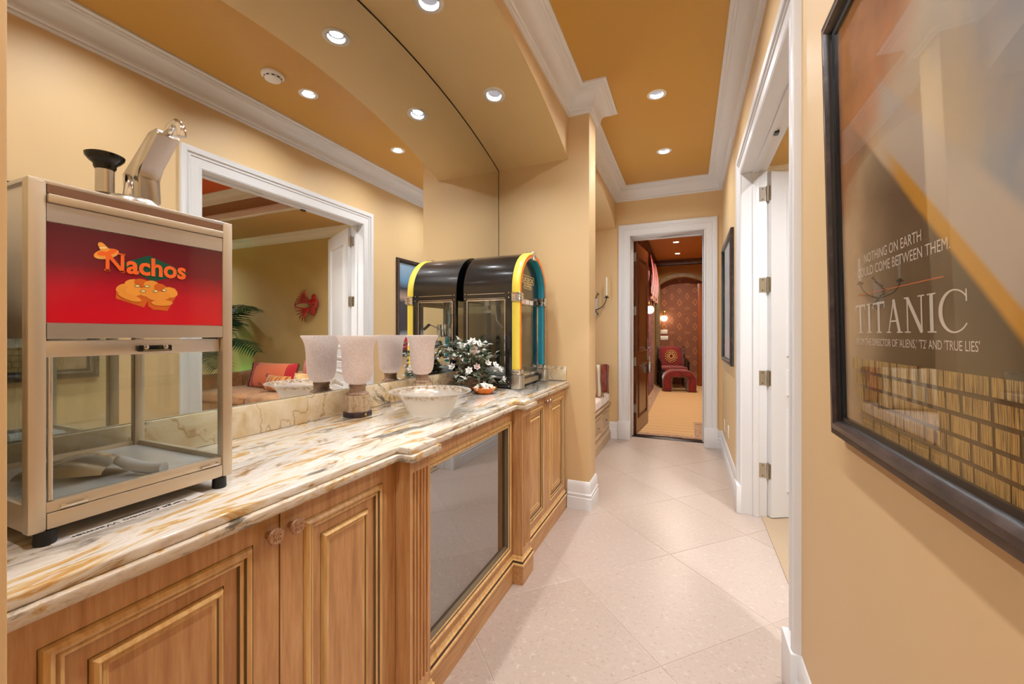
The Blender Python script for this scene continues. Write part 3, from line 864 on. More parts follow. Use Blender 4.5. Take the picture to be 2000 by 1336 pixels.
# glass door rail, handle, panes
rail = B(MB().box(wx1 - .020, wx1 - .010, wy0 + pw + .001, wy1 - pw - .001, 1.231, 1.259), 'door_rail', STEEL, wm, wm, bevel=.0015)
hb = B(MB().box(wx1 - .010, wx1 - .003, .438, .494, 1.236, 1.248), 'handle', BLACKG, rail, wm, bevel=.002)
for y in (.450, .482): B(MB().lathe([(0, 0), (.0045, 0), (.0045, .002), (0, .003)], (wx1 - .003, y, 1.2445), 12, 'x'), 'screw', CHROME, hb, wm, smooth=40)
B(MB().box(wx1 - .002, wx1 + .001, .444, .488, 1.2375, 1.2395), 'grip_line', CHROME, hb, wm)
B(MB().box(wx1 - .015, wx1 - .012, wy0 + pw + .002, wy1 - pw - .002, .997, 1.231), 'front_pane', GLASS, wm, wm)
B(MB().box(wx0 + pw, wx1 - pw, wy0 + .008, wy0 + .011, .996, 1.262), 'side_pane', GLASS, wm, wm)
B(MB().box(wx0 + pw, wx1 - pw, wy1 - .011, wy1 - .008, .996, 1.262), 'side_pane', GLASS, wm, wm)
B(MB().box(wx0 + .008, wx0 + .011, wy0 + pw, wy1 - pw, .996, 1.262), 'back_pane', GLASS, wm, wm)
B(MB().tube([(wx1 - .009, wy0 + pw + .006, .998), (wx1 - .009, wy0 + pw + .006, 1.232)], .0035, 10), 'hinge_rod', CHROME, wm, wm, smooth=40)
for y in (.333, .548): B(MB().box(wx1 - .004, wx1 - .001, y, y + .034, .9815, .988), 'door_latch', CHROME, wm, wm, bevel=.001)

# serving scoop lying in the warmer
sc = thing('serving_scoop', 'aluminium serving scoop lying on the tray inside the nacho warmer', 'scoop', (-1.08, .43, .986))
def bl(u, v):
    w = .030 + .022 * math.sin(min(u * 1.5, 1) * PI / 2)
    a = (v - .5) * PI * .95
    cx = -1.055 - .125 * u
    cy = .455 - .060 * u + w * math.sin(a)
    cz = .990 + (w * .80 * math.cos(a)) * (.55 + .45 * math.sin(PI * min(1, .25 + u * .75))) - .004 * u + .002
    return (cx, cy, cz)
B(MB().grid(bl, 14, 14), 'blade', plain('cast_aluminium', rgb(214, 212, 206), .22, 1.0), sc, sc, smooth=60, solid=.0015)
B(MB().tube([(-1.060, .452, 1.016), (-1.045, .459, 1.010), (-1.02, .470, 1.001), (-.995, .481, .9985), (-.975, .490, .9985)], [.009, .011, .012, .0115, .0118], 14), 'handle', TRAY, sc, sc, smooth=50)
# printed sheet under the warmer
PAPER = plain('paper', rgb(226, 220, 214), .7)
sh = thing('instruction_sheet', 'white printed sheet of paper tucked under the nacho warmer', 'paper', (-1.03, .43, ZT))
def shf(u, v):
    cur = .004 * max(0, (v - .86) / .14) ** 2
    return (-.939 - .215 * u, .320 + .225 * v, ZT + .0006 + cur)
B(MB().grid(shf, 2, 14), 'sheet', PAPER, sh, sh, solid=.0003)
lo = Vector(sh.location)
words('Large Combo Warmer', .0155, Vector((-.9530, .514, ZT + .0012)) - lo, (0, -1, 0), (1, 0, 0), 'print_line', INK, sh, width=.172, bold=.012, depth=.0002)
for k, (a0, a1, x) in enumerate(((.480, .40, -.9655), (.475, .405, -.969), (.345, .326, -.956))):
    B(MB().box(x - .0008, x + .0008, a1, a0, ZT + .0010, ZT + .0014), 'print_line', plain('print_grey', rgb(110, 106, 104), .6), sh, sh)

# sauce pump on the warmer
pu = thing('sauce_pump', 'steel cheese pump with black push knob and bent spout on top of the warmer', 'pump', (-1.01, .45, 1.519))
B(MB().lathe([(0, 1.519), (.052, 1.519), (.052, 1.523), (.045, 1.532), (0, 1.533)], (-1.012, .448, 0), 32), 'lid', PSTEEL, pu, pu, smooth=40)
B(MB().lathe([(0, 1.532), (.0135, 1.532), (.0135, 1.585), (0, 1.585)], (-1.0, .4085, 0), 20), 'plunger', PSTEEL, pu, pu, smooth=40)
B(MB().lathe([(0, 1.574), (.013, 1.574), (.016, 1.579), (.0165, 1.585), (.022, 1.590), (.0275, 1.597), (.0285, 1.602), (.025, 1.604), (.015, 1.602), (0, 1.601)], (-1.0, .4085, 0), 28), 'push_knob', BLACKG, pu, pu, smooth=50)
side = [(-1.045, 1.532), (-1.050, 1.592), (-.958, 1.660), (-.933, 1.663), (-.925, 1.652), (-.980, 1.600), (-.992, 1.580), (-.988, 1.532)]
B(MB().prism(side, .455, .493, 'y'), 'arm_housing', PSTEEL, pu, pu, bevel=.003)
B(MB().tube([(-.955, .476, 1.645), (-.932, .476, 1.664), (-.918, .476, 1.674), (-.905, .476, 1.676), (-.894, .476, 1.669), (-.890, .476, 1.656), (-.890, .476, 1.647)], .0075, 14), 'spout', CHROME, pu, pu, smooth=60)
B(MB().tube([(-.985, .436, 1.532), (-.984, .437, 1.556), (-.995, .440, 1.574), (-1.012, .450, 1.580)], [.008, .007, .006, .005], 12), 'return_tube', CHROME, pu, pu, smooth=60)

# ------------------------------------------------------------------ hurricane lamps and bowls
def m_frost():
    g = N('frosted_pink_glass')
    n = g.noise(g.coord(), 190, 3)
    c = g.ramp(n, [(.35, rgb(240, 226, 220)), (.6, rgb(252, 246, 242))])
    mx = g.n('MixShader', i_0=.62)
    g.t.links.new(g.pbr(c, .35, 0, g.bump(n, .5, .003), Coat_Weight=.2), mx.inputs[1])
    g.t.links.new(g.n('BsdfTranslucent', i_Color=c).outputs[0], mx.inputs[2])
    return g.done(mx.outputs[0])
FROST = m_frost()
def m_stone(name, c1, c2, c3, sc=40):
    g = N(name)
    n = g.noise(g.coord((1, 1, .5)), sc, 5, .7)
    return g.done(g.pbr(g.ramp(n, [(.3, c1), (.5, c2), (.7, c3)]), .5, 0, g.bump(n, .4, .004)))
STONE = m_stone('carved_stone', rgb(112, 84, 66), rgb(158, 128, 106), rgb(188, 160, 136))
STONEL = m_stone('pale_fluted_stone', rgb(150, 120, 92), rgb(206, 184, 158), rgb(232, 218, 200), 60)
PLINT = plain('dark_base', rgb(62, 48, 54), .4)
BRASS = plain('brass', rgb(224, 186, 96), .25, 1.0)
def hurricane(x, y, label):
    t = thing('hurricane_lamp', label, 'candle holder', (x, y, ZT))
    b = MB().prism([(.050, -.030), (.030, -.050), (-.030, -.050), (-.050, -.030), (-.050, .030), (-.030, .050), (.030, .050), (.050, .030)], 0, .020, 'z')
    ba = b.build('base_block', PLINT, t, bevel=.002)
    MB().lathe([(0, 0), (.006, 0), (.006, .0015), (0, .002)], (.050, -.008, .011), 12, 'x').build('emblem', BRASS, ba, smooth=40)
    MB().lathe([(.047, .020), (.049, .024), (.049, .086), (.050, .089), (0, .090)], (0, 0, 0), 48, wob=lambda a, z: 1 + .05 * math.cos(12 * a)).build('fluted_column', STONEL, t, smooth=60)
    MB().lathe([(.045, .089), (.046, .094), (.038, .099), (.031, .104), (.033, .110), (.030, .116), (.033, .122), (.035, .127), (.033, .131), (0, .132)], (0, 0, 0), 32).build('stem', STONE, t, smooth=50)
    pr = [(.0, .131), (.030, .133), (.044, .140), (.053, .154), (.0585, .175), (.0608, .20), (.0618, .23), (.0628, .255), (.0650, .280), (.0695, .302), (.0765, .320), (.0845, .333)]
    MB().lathe(pr + [(.0815, .3335)] + [(r - .003, z + .002) for r, z in pr[::-1]], (0, 0, 0), 48).build('glass_shade', FROST, t, smooth=60)
    return t
hurricane(-1.27, 1.33, 'frosted pink glass hurricane lamp beside the nacho warmer')
hurricane(-1.27, 1.785, 'frosted pink glass hurricane lamp behind the gold rimmed bowl')

def m_bowl():
    g = N('gold_speckled_glass')
    v = g.coord()
    r = g.n('VectorMath', operation='LENGTH', i_0=g.n('VectorMath', operation='MULTIPLY', i_0=v, i_1=(1, 1, 0)).outputs[0]).outputs['Value']
    band = g.ramp(r, [(.118, (0, 0, 0)), (.135, (1, 1, 1)), (.158, (1, 1, 1)), (.168, (0, 0, 0))])
    sp = g.ramp(g.noise(v, 85, 3, .7), [(.48, (0, 0, 0)), (.56, (1, 1, 1))])
    f = g.math('MULTIPLY', band, sp)
    c = g.mix(f, rgb(226, 220, 212), rgb(176, 138, 76))
    p = g.pbr(c, .16, g.math('MULTIPLY', f, .7), g.bump(g.noise(v, 150, 2), .25, .002))
    mx = g.n('MixShader', i_0=g.math('MULTIPLY', g.math('SUBTRACT', 1.0, f), .62))
    g.t.links.new(p, mx.inputs[1])
    g.t.links.new(g.n('BsdfTransparent', i_Color=(.96, .95, .93, 1)).outputs[0], mx.inputs[2])
    return g.done(mx.outputs[0])
bw = thing('glass_bowl', 'large frosted glass bowl with a gold speckled rim on the worktop', 'bowl', (-1.0, 1.465, ZT))
pr = [(0, .003), (.070, .003), (.078, .0), (.084, .004), (.094, .020), (.107, .045), (.120, .072), (.132, .086), (.150, .095), (.168, .100), (.172, .1015)]
MB().lathe(pr + [(.171, .1045)] + [(max(r - .003, 0), z + .004) for r, z in pr[-2::-1]], (0, 0, 0), 64).build('bowl', m_bowl(), bw, smooth=60)
ob = thing('popcorn_bowl', 'small orange wooden bowl of popcorn beside the popcorn machine', 'bowl', (-1.075, 2.112, ZT))
ORW = m_wood('orange_wood', rgb(178, 92, 30), rgb(214, 122, 48), rgb(232, 146, 70), .25, (14, 14, 14))
MB().lathe([(0, 0), (.034, 0), (.046, .008), (.058, .021), (.067, .033), (.070, .034), (.068, .036), (.056, .025), (.040, .012), (0, .008)], (0, 0, 0), 40).build('bowl', ORW, ob, smooth=50)
pcm = MB(); rr = random.Random(3)
for k in range(120):
    a_, r_ = rr.random() * 2 * PI, .060 * math.sqrt(rr.random())
    z_ = .030 + .018 * (1 - (r_ / .062) ** 2) + rr.uniform(-.004, .004)
    for q in range(3):
        pcm.ball((r_ * math.cos(a_) + rr.uniform(-.004, .004), r_ * math.sin(a_) + rr.uniform(-.004, .004), z_ + rr.uniform(-.002, .004)), rr.uniform(.0032, .0055), 6, 4)
pk = pcm.build('popcorn', plain('popcorn_white', rgb(252, 244, 224), .7), ob, smooth=80); pk['kind'] = 'stuff'
# ------------------------------------------------------------------ flower arrangement
fa = thing('flower_arrangement', 'silk flower arrangement of white blooms and variegated leaves in a bronze pot', 'flowers', (-1.225, 2.205, ZT))
POTM = m_stone('bronze_pot', rgb(40, 28, 20), rgb(84, 64, 48), rgb(132, 112, 90), 18)
MB().lathe([(0, 0), (.046, 0), (.052, .006), (.057, .04), (.054, .072), (.058, .078), (.060, .086), (.055, .088), (.050, .078), (0, .074)], (0, 0, 0), 32).build('pot', POTM, fa, smooth=45)
LG = [plain('leaf_dark_green', rgb(52, 76, 52), .45), plain('leaf_silver', rgb(206, 210, 202), .55), plain('leaf_sage', rgb(122, 140, 112), .5), plain('leaf_rust', rgb(140, 104, 80), .5)]
fo = MB(); st = MB(); rr = random.Random(11)
def leaf(mb, p, d, L, wd, mi):
    d = Vector(d).normalized(); sd = d.cross(Vector((0, 0, 1)))
    sd = sd.normalized() if sd.length > .05 else Vector((1, 0, 0))
    sd = (sd + Vector((rr.uniform(-.5, .5),) * 3)).normalized()
    up = sd.cross(d)
    a0 = Vector(p); m1 = a0 + d * L * .45; tip = a0 + d * L - up * L * .15
    mb.add([a0, m1 + sd * wd + up * wd * .5, tip, m1 - sd * wd + up * wd * .5, m1], [(0, 4, 1), (4, 2, 1), (0, 3, 4), (4, 3, 2)], mi)
ends = []
for k in range(46):
    an = rr.random() * 2 * PI
    reach = rr.uniform(.06, .19); rise = rr.uniform(-.03, .17)
    if k < 5: an, reach, rise = (1.0 + .1 * k, rr.uniform(.14, .22), rr.uniform(-.02, .12))
    dx, dy = math.cos(an) * reach, math.sin(an) * reach
    dx = max(dx, -.085); dy = min(dy, .062)
    pts = [Vector((dx * t, dy * t, .075 + rise * math.sin(t * PI * .62) * 1.1 + (.03 if t > 0 else 0) - (.05 * t * t if rise < .05 else 0))) for t in (0, .25, .5, .75, 1)]
    st.tube(pts, .0016, 5)
    ends.append(pts[-1])
    for t in range(1, 5):
        for q in range(3):
            dd = Vector((dx, dy, .02)).normalized() + Vector((rr.uniform(-1, 1), rr.uniform(-1, 1), rr.uniform(-.5, .9)))
            leaf(fo, pts[t] + Vector((rr.uniform(-.012, .012), rr.uniform(-.012, .012), rr.uniform(-.01, .012))), dd, rr.uniform(.034, .060), rr.uniform(.011, .019), rr.choice((0, 1, 1, 1, 1, 2, 2, 3)))
f_ = fo.build('foliage', LG, fa, smooth=80, merge=False); f_['kind'] = 'stuff'
st.build('stems', plain('stem_brown', rgb(98, 84, 56), .6), fa, smooth=80)
PETW = plain('petal_white', rgb(236, 236, 232), .6); PETP = plain('petal_pink', rgb(222, 196, 192), .6)
def bloom(p, r, mat, n=6, tilt=(0, 0, 1)):
    mb = MB(); z = Vector(tilt).normalized(); x = z.orthogonal().normalized(); y = z.cross(x); p = Vector(p)
    for ring, (k, el) in enumerate(((1, .35), (.6, 1.0))):
        for q in range(n):
            an = 2 * PI * (q + ring * .5) / n
            dr = (x * math.cos(an) + y * math.sin(an)); sdv = z.cross(dr)
            o = p + z * .001 * ring
            t = o + (dr * math.cos(el) + z * math.sin(el)) * r * k
            m = o + (dr * math.cos(el * .6) + z * math.sin(el * .6)) * r * k * .55
            mb.add([o, m + sdv * r * .34 * k, t, m - sdv * r * .34 * k], [(0, 1, 2, 3)])
    return mb.build('flower', mat, fa, smooth=80, merge=False)
for (p, r, m, tl) in (((.02, -.02, .285), .028, PETW, (.4, -.6, .7)), ((.045, -.04, .295), .030, PETW, (.6, -.5, .6)), ((-.01, -.06, .270), .026, PETW, (.2, -.8, .5)), ((.065, .0, .280), .026, PETW, (.8, -.3, .5)),
                      ((.045, -.03, .245), .034, PETP, (.7, -.7, .1)), ((.14, -.03, .170), .026, PETW, (.7, -.4, .6)), ((.17, .01, .155), .028, PETW, (.8, -.2, .6)), ((.19, .03, .13), .026, PETW, (.9, 0, .4)),
                      ((.06, -.11, .13), .026, PETW, (.4, -.9, .4)), ((.10, -.09, .15), .024, PETP, (.5, -.7, .5)), ((-.04, -.13, .15), .026, PETW, (0, -.9, .5)), ((.20, .06, .07), .024, PETW, (.9, 0, .2))):
    bloom(p, r, m, 6, tl)
MB().tube([(.01, .0, .08), (.02, -.01, .17), (.03, -.03, .27)], .003, 6).build('stem', LG[0], fa, smooth=80)

# ------------------------------------------------------------------ popcorn machine shaped like a jukebox
jk = thing('popcorn_machine', 'black jukebox shaped popcorn machine with yellow, orange and teal arch on the worktop', 'popcorn machine', (-1.15, 2.6025, ZT))
JY0, JY1, JXB, JXF, JS = 2.340, 2.865, -1.345, -1.0, 1.5475
JC, JR = 2.6025, .2625
arc = arcpts(JC, JS, JR - .004, PI, 0, 30)
B(MB().prism([(JY0 + .004, 1.487)] + arc + [(JY1 - .004, 1.487)], JXB, JXF, 'x'), 'roof', BLACKE, jk, jk, smooth=30)
for (x0_, x1_) in ((JXB, JXB + .026), (JXF - .046, JXF)):
    for (y0_, y1_) in ((JY0 + .003, JY0 + .028), (JY1 - .028, JY1 - .003)):
        B(MB().box(x0_, x1_, y0_, y1_, .99, 1.487), 'corner_post', BLACKE, jk, jk, bevel=.002)
B(MB().box(JXB, JXF, JY0 + .003, JY1 - .003, .934, .990), 'base', BLACKE, jk, jk, bevel=.003)
for x in (JXB + .03, JXF - .03):
    for y in (JY0 + .04, JY1 - .04): B(MB().lathe([(0, ZT), (.012, ZT), (.012, .935), (0, .935)], (x, y, 0), 12), 'foot', BLACK, jk, jk)
gx0, gx1 = JXB + .026, JXF - .046
for sy, y in ((-1, JY0 + .004), (1, JY1 - .004)):
    g = B(MB().box(gx0, gx1, y - .0015, y + .0015, .990, 1.487), 'side_pane', GLASS, jk, jk)
    yy = y + sy * .003
    tr = MB()
    for b in ((gx0, gx1, .990, .995), (gx0, gx1, 1.480, 1.485), (gx0, gx0 + .005, .995, 1.48), (gx1 - .005, gx1, .995, 1.48)): tr.box(b[0], b[1], yy - .0015, yy + .0015, b[2], b[3])
    B(tr, 'pane_trim', CHROME, g, jk)
    for z in (1.492, 1.522): B(MB().box(JXB + .03, JXF - .05, yy - .002 + (0 if sy < 0 else .0), yy + .002, z, z + .0025), 'trim_line', CHROME, jk, jk)
    for (x, z) in ((JXB + .014, 1.525), (JXB + .014, 1.495), (JXF - .022, 1.525), (JXF - .022, 1.495), (JXF - .022, .972), (JXF - .022, .945)):
        B(MB().ball((x, yy, z), .0045, 10, 6), 'rivet', CHROME, jk, jk, smooth=80)
B(MB().box(JXB + .004, JXB + .006, JY0 + .03, JY1 - .03, .99, 1.487), 'back_pane', GLASS, jk, jk)
B(MB().box(JXB + .01, JXF - .01, JY0 + .03, JY1 - .03, .990, .996), 'popcorn_deck', TRAY, jk, jk)
# arched front band: outside yellow, face orange, inside teal
YEL = plain('yellow_acrylic', rgb(240, 214, 84), .25); ORA = plain('orange_acrylic', rgb(236, 122, 40), .25); TEA = plain('teal_acrylic', rgb(0, 136, 158), .25)
path = [(JY0, 1.04)] + [(p[0], p[1]) for p in arcpts(JC, JS, JR, PI, 0, 40)] + [(JY1, 1.04)]
prof = [(.004, -.002), (0, .004), (0, .040), (.003, .046), (.008, .049), (.012, .050), (.014, .0485), (.033, .0485), (.035, .050), (.040, .047), (.044, .040), (.044, -.002)]
B(MB().sweep(path, prof, lambda y, z, h: (JXF + h, y, z), side=-1, mi=[0, 0, 0, 0, 0, 1, 1, 1, 2, 2, 2]), 'arch_band', [YEL, ORA, TEA], jk, jk, smooth=40)
for (y, nm) in ((JY0 + .022, 0), (JY1 - .022, 1)):
    cb = MB(); cb.box(JXF - .002, JXF + .054, y - .028, y + .028, 1.47, 1.526)
    o = B(cb, 'chrome_clasp', CHROME, jk, jk, bevel=.003)
    for z in (1.478, 1.494, 1.510): B(MB().box(JXF, JXF + .059, y - .033, y + .033, z, z + .009), 'clasp_rib', CHROME, o, jk, bevel=.003)
    cb = MB(); cb.box(JXF - .004, JXF + .062, y - .034, y + .036, ZT, 1.018)
    o = B(cb, 'chrome_foot', NICKEL, jk, jk, bevel=.008)
    B(MB().box(JXF - .002, JXF + .056, y - .030, y + .030, 1.018, 1.050), 'foot_collar', CHROME, o, jk, bevel=.004)
    for z in (1.026, 1.038): B(MB().box(JXF, JXF + .059, y - .033, y + .033, z, z + .005), 'clasp_rib', CHROME, o, jk, bevel=.002)
    for q in (-.02, 0, .02): B(MB().box(JXF + .058, JXF + .065, y + q - .006, y + q + .006, .934, 1.012), 'foot_flute', NICKEL, o, jk, bevel=.002)
o = B(MB().box(JXF - .002, JXF + .058, JC - .022, JC + .022, JS + JR - .052, JS + JR + .008), 'crown_clasp', CHROME, jk, jk, bevel=.006)
B(MB().lathe([(0, 0), (.013, 0), (.013, .004), (.008, .008), (0, .009)], (JXF + .057, JC, JS + JR - .024), 20, 'x'), 'boss', NICKEL, o, jk, smooth=50)
B(MB().box(JXF + .0, JXF + .050, JC - .034, JC + .034, JS + JR - .004, JS + JR + .005), 'wing', CHROME, o, jk, bevel=.003)
# front: black fanlight with the sign, glazed door, drawer
fan = [(JC - .218, 1.505), ] + arcpts(JC, JS, .218, PI, 0, 24) + [(JC + .218, 1.505)]
fanl = B(MB().prism(fan, JXF - .006, JXF + .003, 'x'), 'fanlight_panel', BLACKE, jk, jk)
GOLD = plain('sign_gold', rgb(226, 200, 138), .4)
lo = Vector(jk.location)
xs2 = JXF + .0036
words('JUKEBOX', .044, Vector((xs2, JC - .105, 1.617)) - lo, (0, 1, 0), (0, 0, 1), 'sign_lettering', GOLD, fanl, width=.21, bold=.012)
words('POPPER', .030, Vector((xs2, JC - .062, 1.579)) - lo, (0, 1, 0), (0, 0, 1), 'sign_lettering', GOLD, fanl, width=.124, bold=.012)
def frame_lines(y0, y1, z0, z1, w=.0028):
    m = MB()
    for b in ((y0, y1, z0, z0 + w), (y0, y1, z1 - w, z1), (y0, y0 + w, z0 + w, z1 - w), (y1 - w, y1, z0 + w, z1 - w)): m.box(xs2 - .0002, xs2 + .0006, b[0], b[1], b[2], b[3])
    B(m, 'sign_border', GOLD, fanl, jk)
frame_lines(JC - .118, JC + .118, 1.608, 1.660)
frame_lines(JC - .074, JC + .074, 1.571, 1.608)
strip = B(MB().box(JXF - .004, JXF + .004, JC - .215, JC + .215, 1.462, 1.503), 'door_strip', NICKEL, jk, jk, bevel=.001)
for k in range(4): B(MB().box(JXF + .004, JXF + .0046, JC - .19 + k * .075, JC - .19 + k * .075 + .062, 1.468, 1.496), 'strip_label', PAPER if k != 1 else plain('strip_pink', rgb(226, 190, 184), .5), strip, jk)
B(MB().box(JXF + .004, JXF + .010, JC + .135, JC + .205, 1.466, 1.500), 'latch', BLACKG, strip, jk, bevel=.002)
B(MB().box(JXF - .004, JXF - .001, JC - .218, JC + .218, 1.005, 1.462), 'door_pane', GLASS, jk, jk)
for y in (JC - .217, JC + .211): B(MB().box(JXF - .006, JXF + .002, y, y + .006, 1.005, 1.462), 'door_trim', CHROME, jk, jk)
B(MB().box(JXF - .002, JXF + .006, JC - .218, JC + .218, .990, 1.006), 'door_sill', CHROME, jk, jk, bevel=.001)
B(MB().box(JXF + .000, JXF + .030, JC - .18, JC + .15, .945, .978), 'drawer', NICKEL, jk, jk, bevel=.004)
B(MB().box(JXF, JXF + .012, JC - .21, JC + .21, ZT + .006, .944), 'kick_plate', BLACKE, jk, jk)
# inside: kettle, hanger, lamp, scoops
kt = B(MB().lathe([(0, 1.245), (.055, 1.245), (.062, 1.255), (.062, 1.335), (.066, 1.338), (0, 1.340)], (-1.10, 2.60, 0), 28), 'kettle', CHROME, jk, jk, smooth=45)
B(MB().box(-1.110, -1.090, 2.585, 2.615, 1.34, 1.487), 'kettle_hanger', NICKEL, kt, jk)
B(MB().tube([(-1.10, 2.535, 1.30), (-1.09, 2.49, 1.315), (-1.07, 2.44, 1.335)], .004, 8), 'kettle_arm', CHROME, kt, jk, smooth=60)
B(MB().tube([(-1.07, 2.44, 1.335), (-1.05, 2.40, 1.300)], .010, 10), 'kettle_grip', plain('dark_grip', rgb(52, 34, 22), .4), kt, jk, smooth=60)
B(MB().lathe([(.018, 1.487), (.018, 1.462), (.010, 1.455), (.012, 1.44), (.036, 1.418), (.037, 1.412), (0, 1.409)], (-1.24, 2.47, 0), 24), 'heat_lamp', WHITEP, jk, jk, smooth=45)
B(MB().tube([(-1.20, 2.50, 1.48), (-1.19, 2.52, 1.36), (-1.16, 2.55, 1.31)], .005, 8), 'power_lead', NICKEL, jk, jk, smooth=60)
for (x, y, s) in ((-1.10, 2.44, .06), (-1.20, 2.50, .065)):
    o = B(MB().grid(lambda u, v, x=x, y=y, s=s: (x + s * (u - .5) * 1.6, y + s * .7 * math.sin((v - .5) * PI), .997 + s * .75 * (1 - math.cos((v - .5) * PI)) ), 6, 12), 'corn_scoop', plain('scoop_white', rgb(226, 228, 232), .3), jk, jk, smooth=70, solid=.001)

# ------------------------------------------------------------------ framed posters on the right wall
FPROF = [(0, 0), (0, .020), (.004, .027), (.014, .024), (.018, .029), (.030, .031), (.038, .024), (.041, .017), (.050, .015), (.050, .004)]
FMI = [0, 0, 0, 1, 0, 0, 2, 2, 2]
def framed_print(name, label, cat, y0, y1, z0, z1, printmat):
    """hangs on the right wall, faces -x; the picture's left edge is at y1"""
    t = thing(name, label, cat, (XR, (y0 + y1) / 2, z0))
    B(MB().sweep(rect(y0, y1, z0, z1), FPROF, lambda y, z, h: (XR - h, y, z), closed=True, mi=FMI), 'frame', [FRAMEW, FRAMEL, INK], t, t, smooth=30)
    B(MB().box(XR - .008, XR - .004, y0 + .048, y1 - .048, z0 + .048, z1 - .048), 'print', printmat, t, t)
    B(MB().box(XR - .0150, XR - .0130, y0 + .049, y1 - .049, z0 + .049, z1 - .049), 'glazing', PGLASS, t, t)
    return t
def smooth_mask(g, x, a, b):
    return g.n('MapRange', interpolation_type='SMOOTHSTEP', i_Value=x, i_From_Min=a, i_From_Max=b).outputs[0]
def m_poster():
    g = N('poster_print')
    v = g.coord()
    o = sep(g, v)
    n = g.noise(g.coord((1, 1, 1)), 5, 4)
    s = g.math('ADD', g.math('MULTIPLY', o[1], -1 / .74), .5)
    t = g.math('MULTIPLY', o[2], 1 / .99)
    nj = g.math('MULTIPLY', g.math('SUBTRACT', n, .5), .35)
    sky = g.ramp(g.math('ADD', g.math('ADD', g.math('MULTIPLY', s, .55), g.math('MULTIPLY', t, -.15)), nj), [(.05, rgb(226, 190, 150)), (.24, rgb(216, 196, 162)), (.40, rgb(150, 162, 176)), (.60, rgb(206, 196, 176))])
    warm = smooth_mask(g, g.math('ADD', g.math('SUBTRACT', g.math('MULTIPLY', t, 1.0), g.math('MULTIPLY', s, .62)), nj), .40, .54)
    c = g.mix(warm, sky, g.ramp(n, [(.35, rgb(140, 78, 40)), (.6, rgb(210, 138, 84))]))
    d = g.math('ADD', t, g.math('MULTIPLY', s, .72))
    pale = smooth_mask(g, d, .99, .96)
    pale = g.math('MULTIPLY', pale, smooth_mask(g, s, .30, .42))
    c = g.mix(pale, c, rgb(208, 194, 178))
    band = g.math('MULTIPLY', smooth_mask(g, d, .865, .85), smooth_mask(g, s, .34, .46))
    c = g.mix(band, c, rgb(222, 160, 44))
    dark = smooth_mask(g, g.math('ADD', d, g.math('MULTIPLY', nj, .06)), .83, .81)
    dark = g.math('MULTIPLY', dark, smooth_mask(g, g.math('ADD', s, nj), .02, .40))
    c = g.mix(dark, c, g.ramp(t, [(.0, rgb(98, 78, 44)), (.3, rgb(62, 50, 34)), (.7, rgb(104, 88, 74))]))
    return g.done(g.pbr(c, .5))
ps = framed_print('film_poster', 'large black framed film poster with white lettering on the gold wall', 'poster', .49, 1.23, 1.028, 2.018, m_poster())
ps.rotation_euler = (0, -.0205, 0)      # it hangs leaning a little off the wall
lo = Vector(ps.location)
PW = plain('print_white', rgb(240, 232, 220), .5); PR = plain('print_rule', rgb(226, 112, 60), .5)
xp = XR - .0085
def ptext(txt, y0, y1, z, size, mat=PW, bold=.0):
    words(txt, size, Vector((xp, y0, z)) - lo, (0, -1, 0), (0, 0, 1), 'poster_lettering', mat, ps, width=y0 - y1, bold=bold, depth=.0003)
ptext('NOTHING ON EARTH', 1.055, .832, 1.414, .0255)
ptext('COULD COME BETWEEN THEM.', 1.092, .757, 1.388, .0255)
ptext("FROM THE DIRECTOR OF 'ALIENS,' 'T2' AND 'TRUE LIES'", 1.108, .700, 1.2475, .0195)
# roman capitals drawn stroke by stroke (unit height 1)
def bar(x0, y0, x1, y1, w): 
    d = Vector((x1 - x0, y1 - y0)); n_ = Vector((-d.y, d.x)).normalized() * w / 2
    return [(x0 - n_.x, y0 - n_.y), (x1 - n_.x, y1 - n_.y), (x1 + n_.x, y1 + n_.y), (x0 + n_.x, y0 + n_.y)]
def R4(x0, x1, y0, y1): return [(x0, y0), (x1, y0), (x1, y1), (x0, y1)]
GT = [R4(.26, .38, 0, 1), R4(.17, .47, 0, .035), R4(0, .64, .93, 1), R4(0, .035, .80, 1), R4(.605, .64, .80, 1)]
GI = [R4(.09, .21, 0, 1), R4(0, .30, 0, .035), R4(0, .30, .965, 1)]
GA = [bar(.10, 0, .37, 1, .055), bar(.62, 0, .36, 1, .12), R4(.19, .55, .33, .375), R4(.0, .22, 0, .035), R4(.50, .76, 0, .035)]
GN = [R4(.10, .155, 0, 1), R4(.655, .71, 0, 1), bar(.13, .98, .68, .02, .12), R4(0, .25, 0, .035), R4(0, .16, .965, 1), R4(.55, .80, .965, 1)]
GC = []
for k in range(22):
    a0_, a1_ = .62 + (2 * PI - 1.24) * k / 22, .62 + (2 * PI - 1.24) * (k + 1) / 22
    q = lambda a, r: (.46 + r * .46 * math.cos(a), .5 + r * .515 * math.sin(a))
    wdt = lambda a: .07 + .20 * max(0, -math.cos(a)) ** 1.3
    GC.append([q(a0_, 1), q(a1_, 1), q(a1_, 1 - wdt(a1_)), q(a0_, 1 - wdt(a0_))])
GC.append(R4(.80, .835, .70, .98)); 
def title(glyphs, y0, y1, z, size):
    adv = []; x = 0
    for gl in glyphs:
        adv.append(x); x += max(p[0] for poly in gl for p in poly) + .085
    k = (y0 - y1) / (x - .085)
    for gl, ox in zip(glyphs, adv):
        mb = MB()
        for e, poly in enumerate(gl):
            mb.add([(xp - .0003 - .00002 * e, y0 - (p[0] + ox) * k, z + p[1] * size) for p in poly], [tuple(range(len(poly)))])
        B(mb, 'poster_lettering', PW, ps, ps, merge=False)
title([GT, GI, GT, GA, GN, GI, GC], 1.108, .722, 1.272, .0585)
B(MB().box(xp - .0004, xp, .775, 1.10, 1.3505, 1.3520), 'poster_rule', PR, ps, ps)
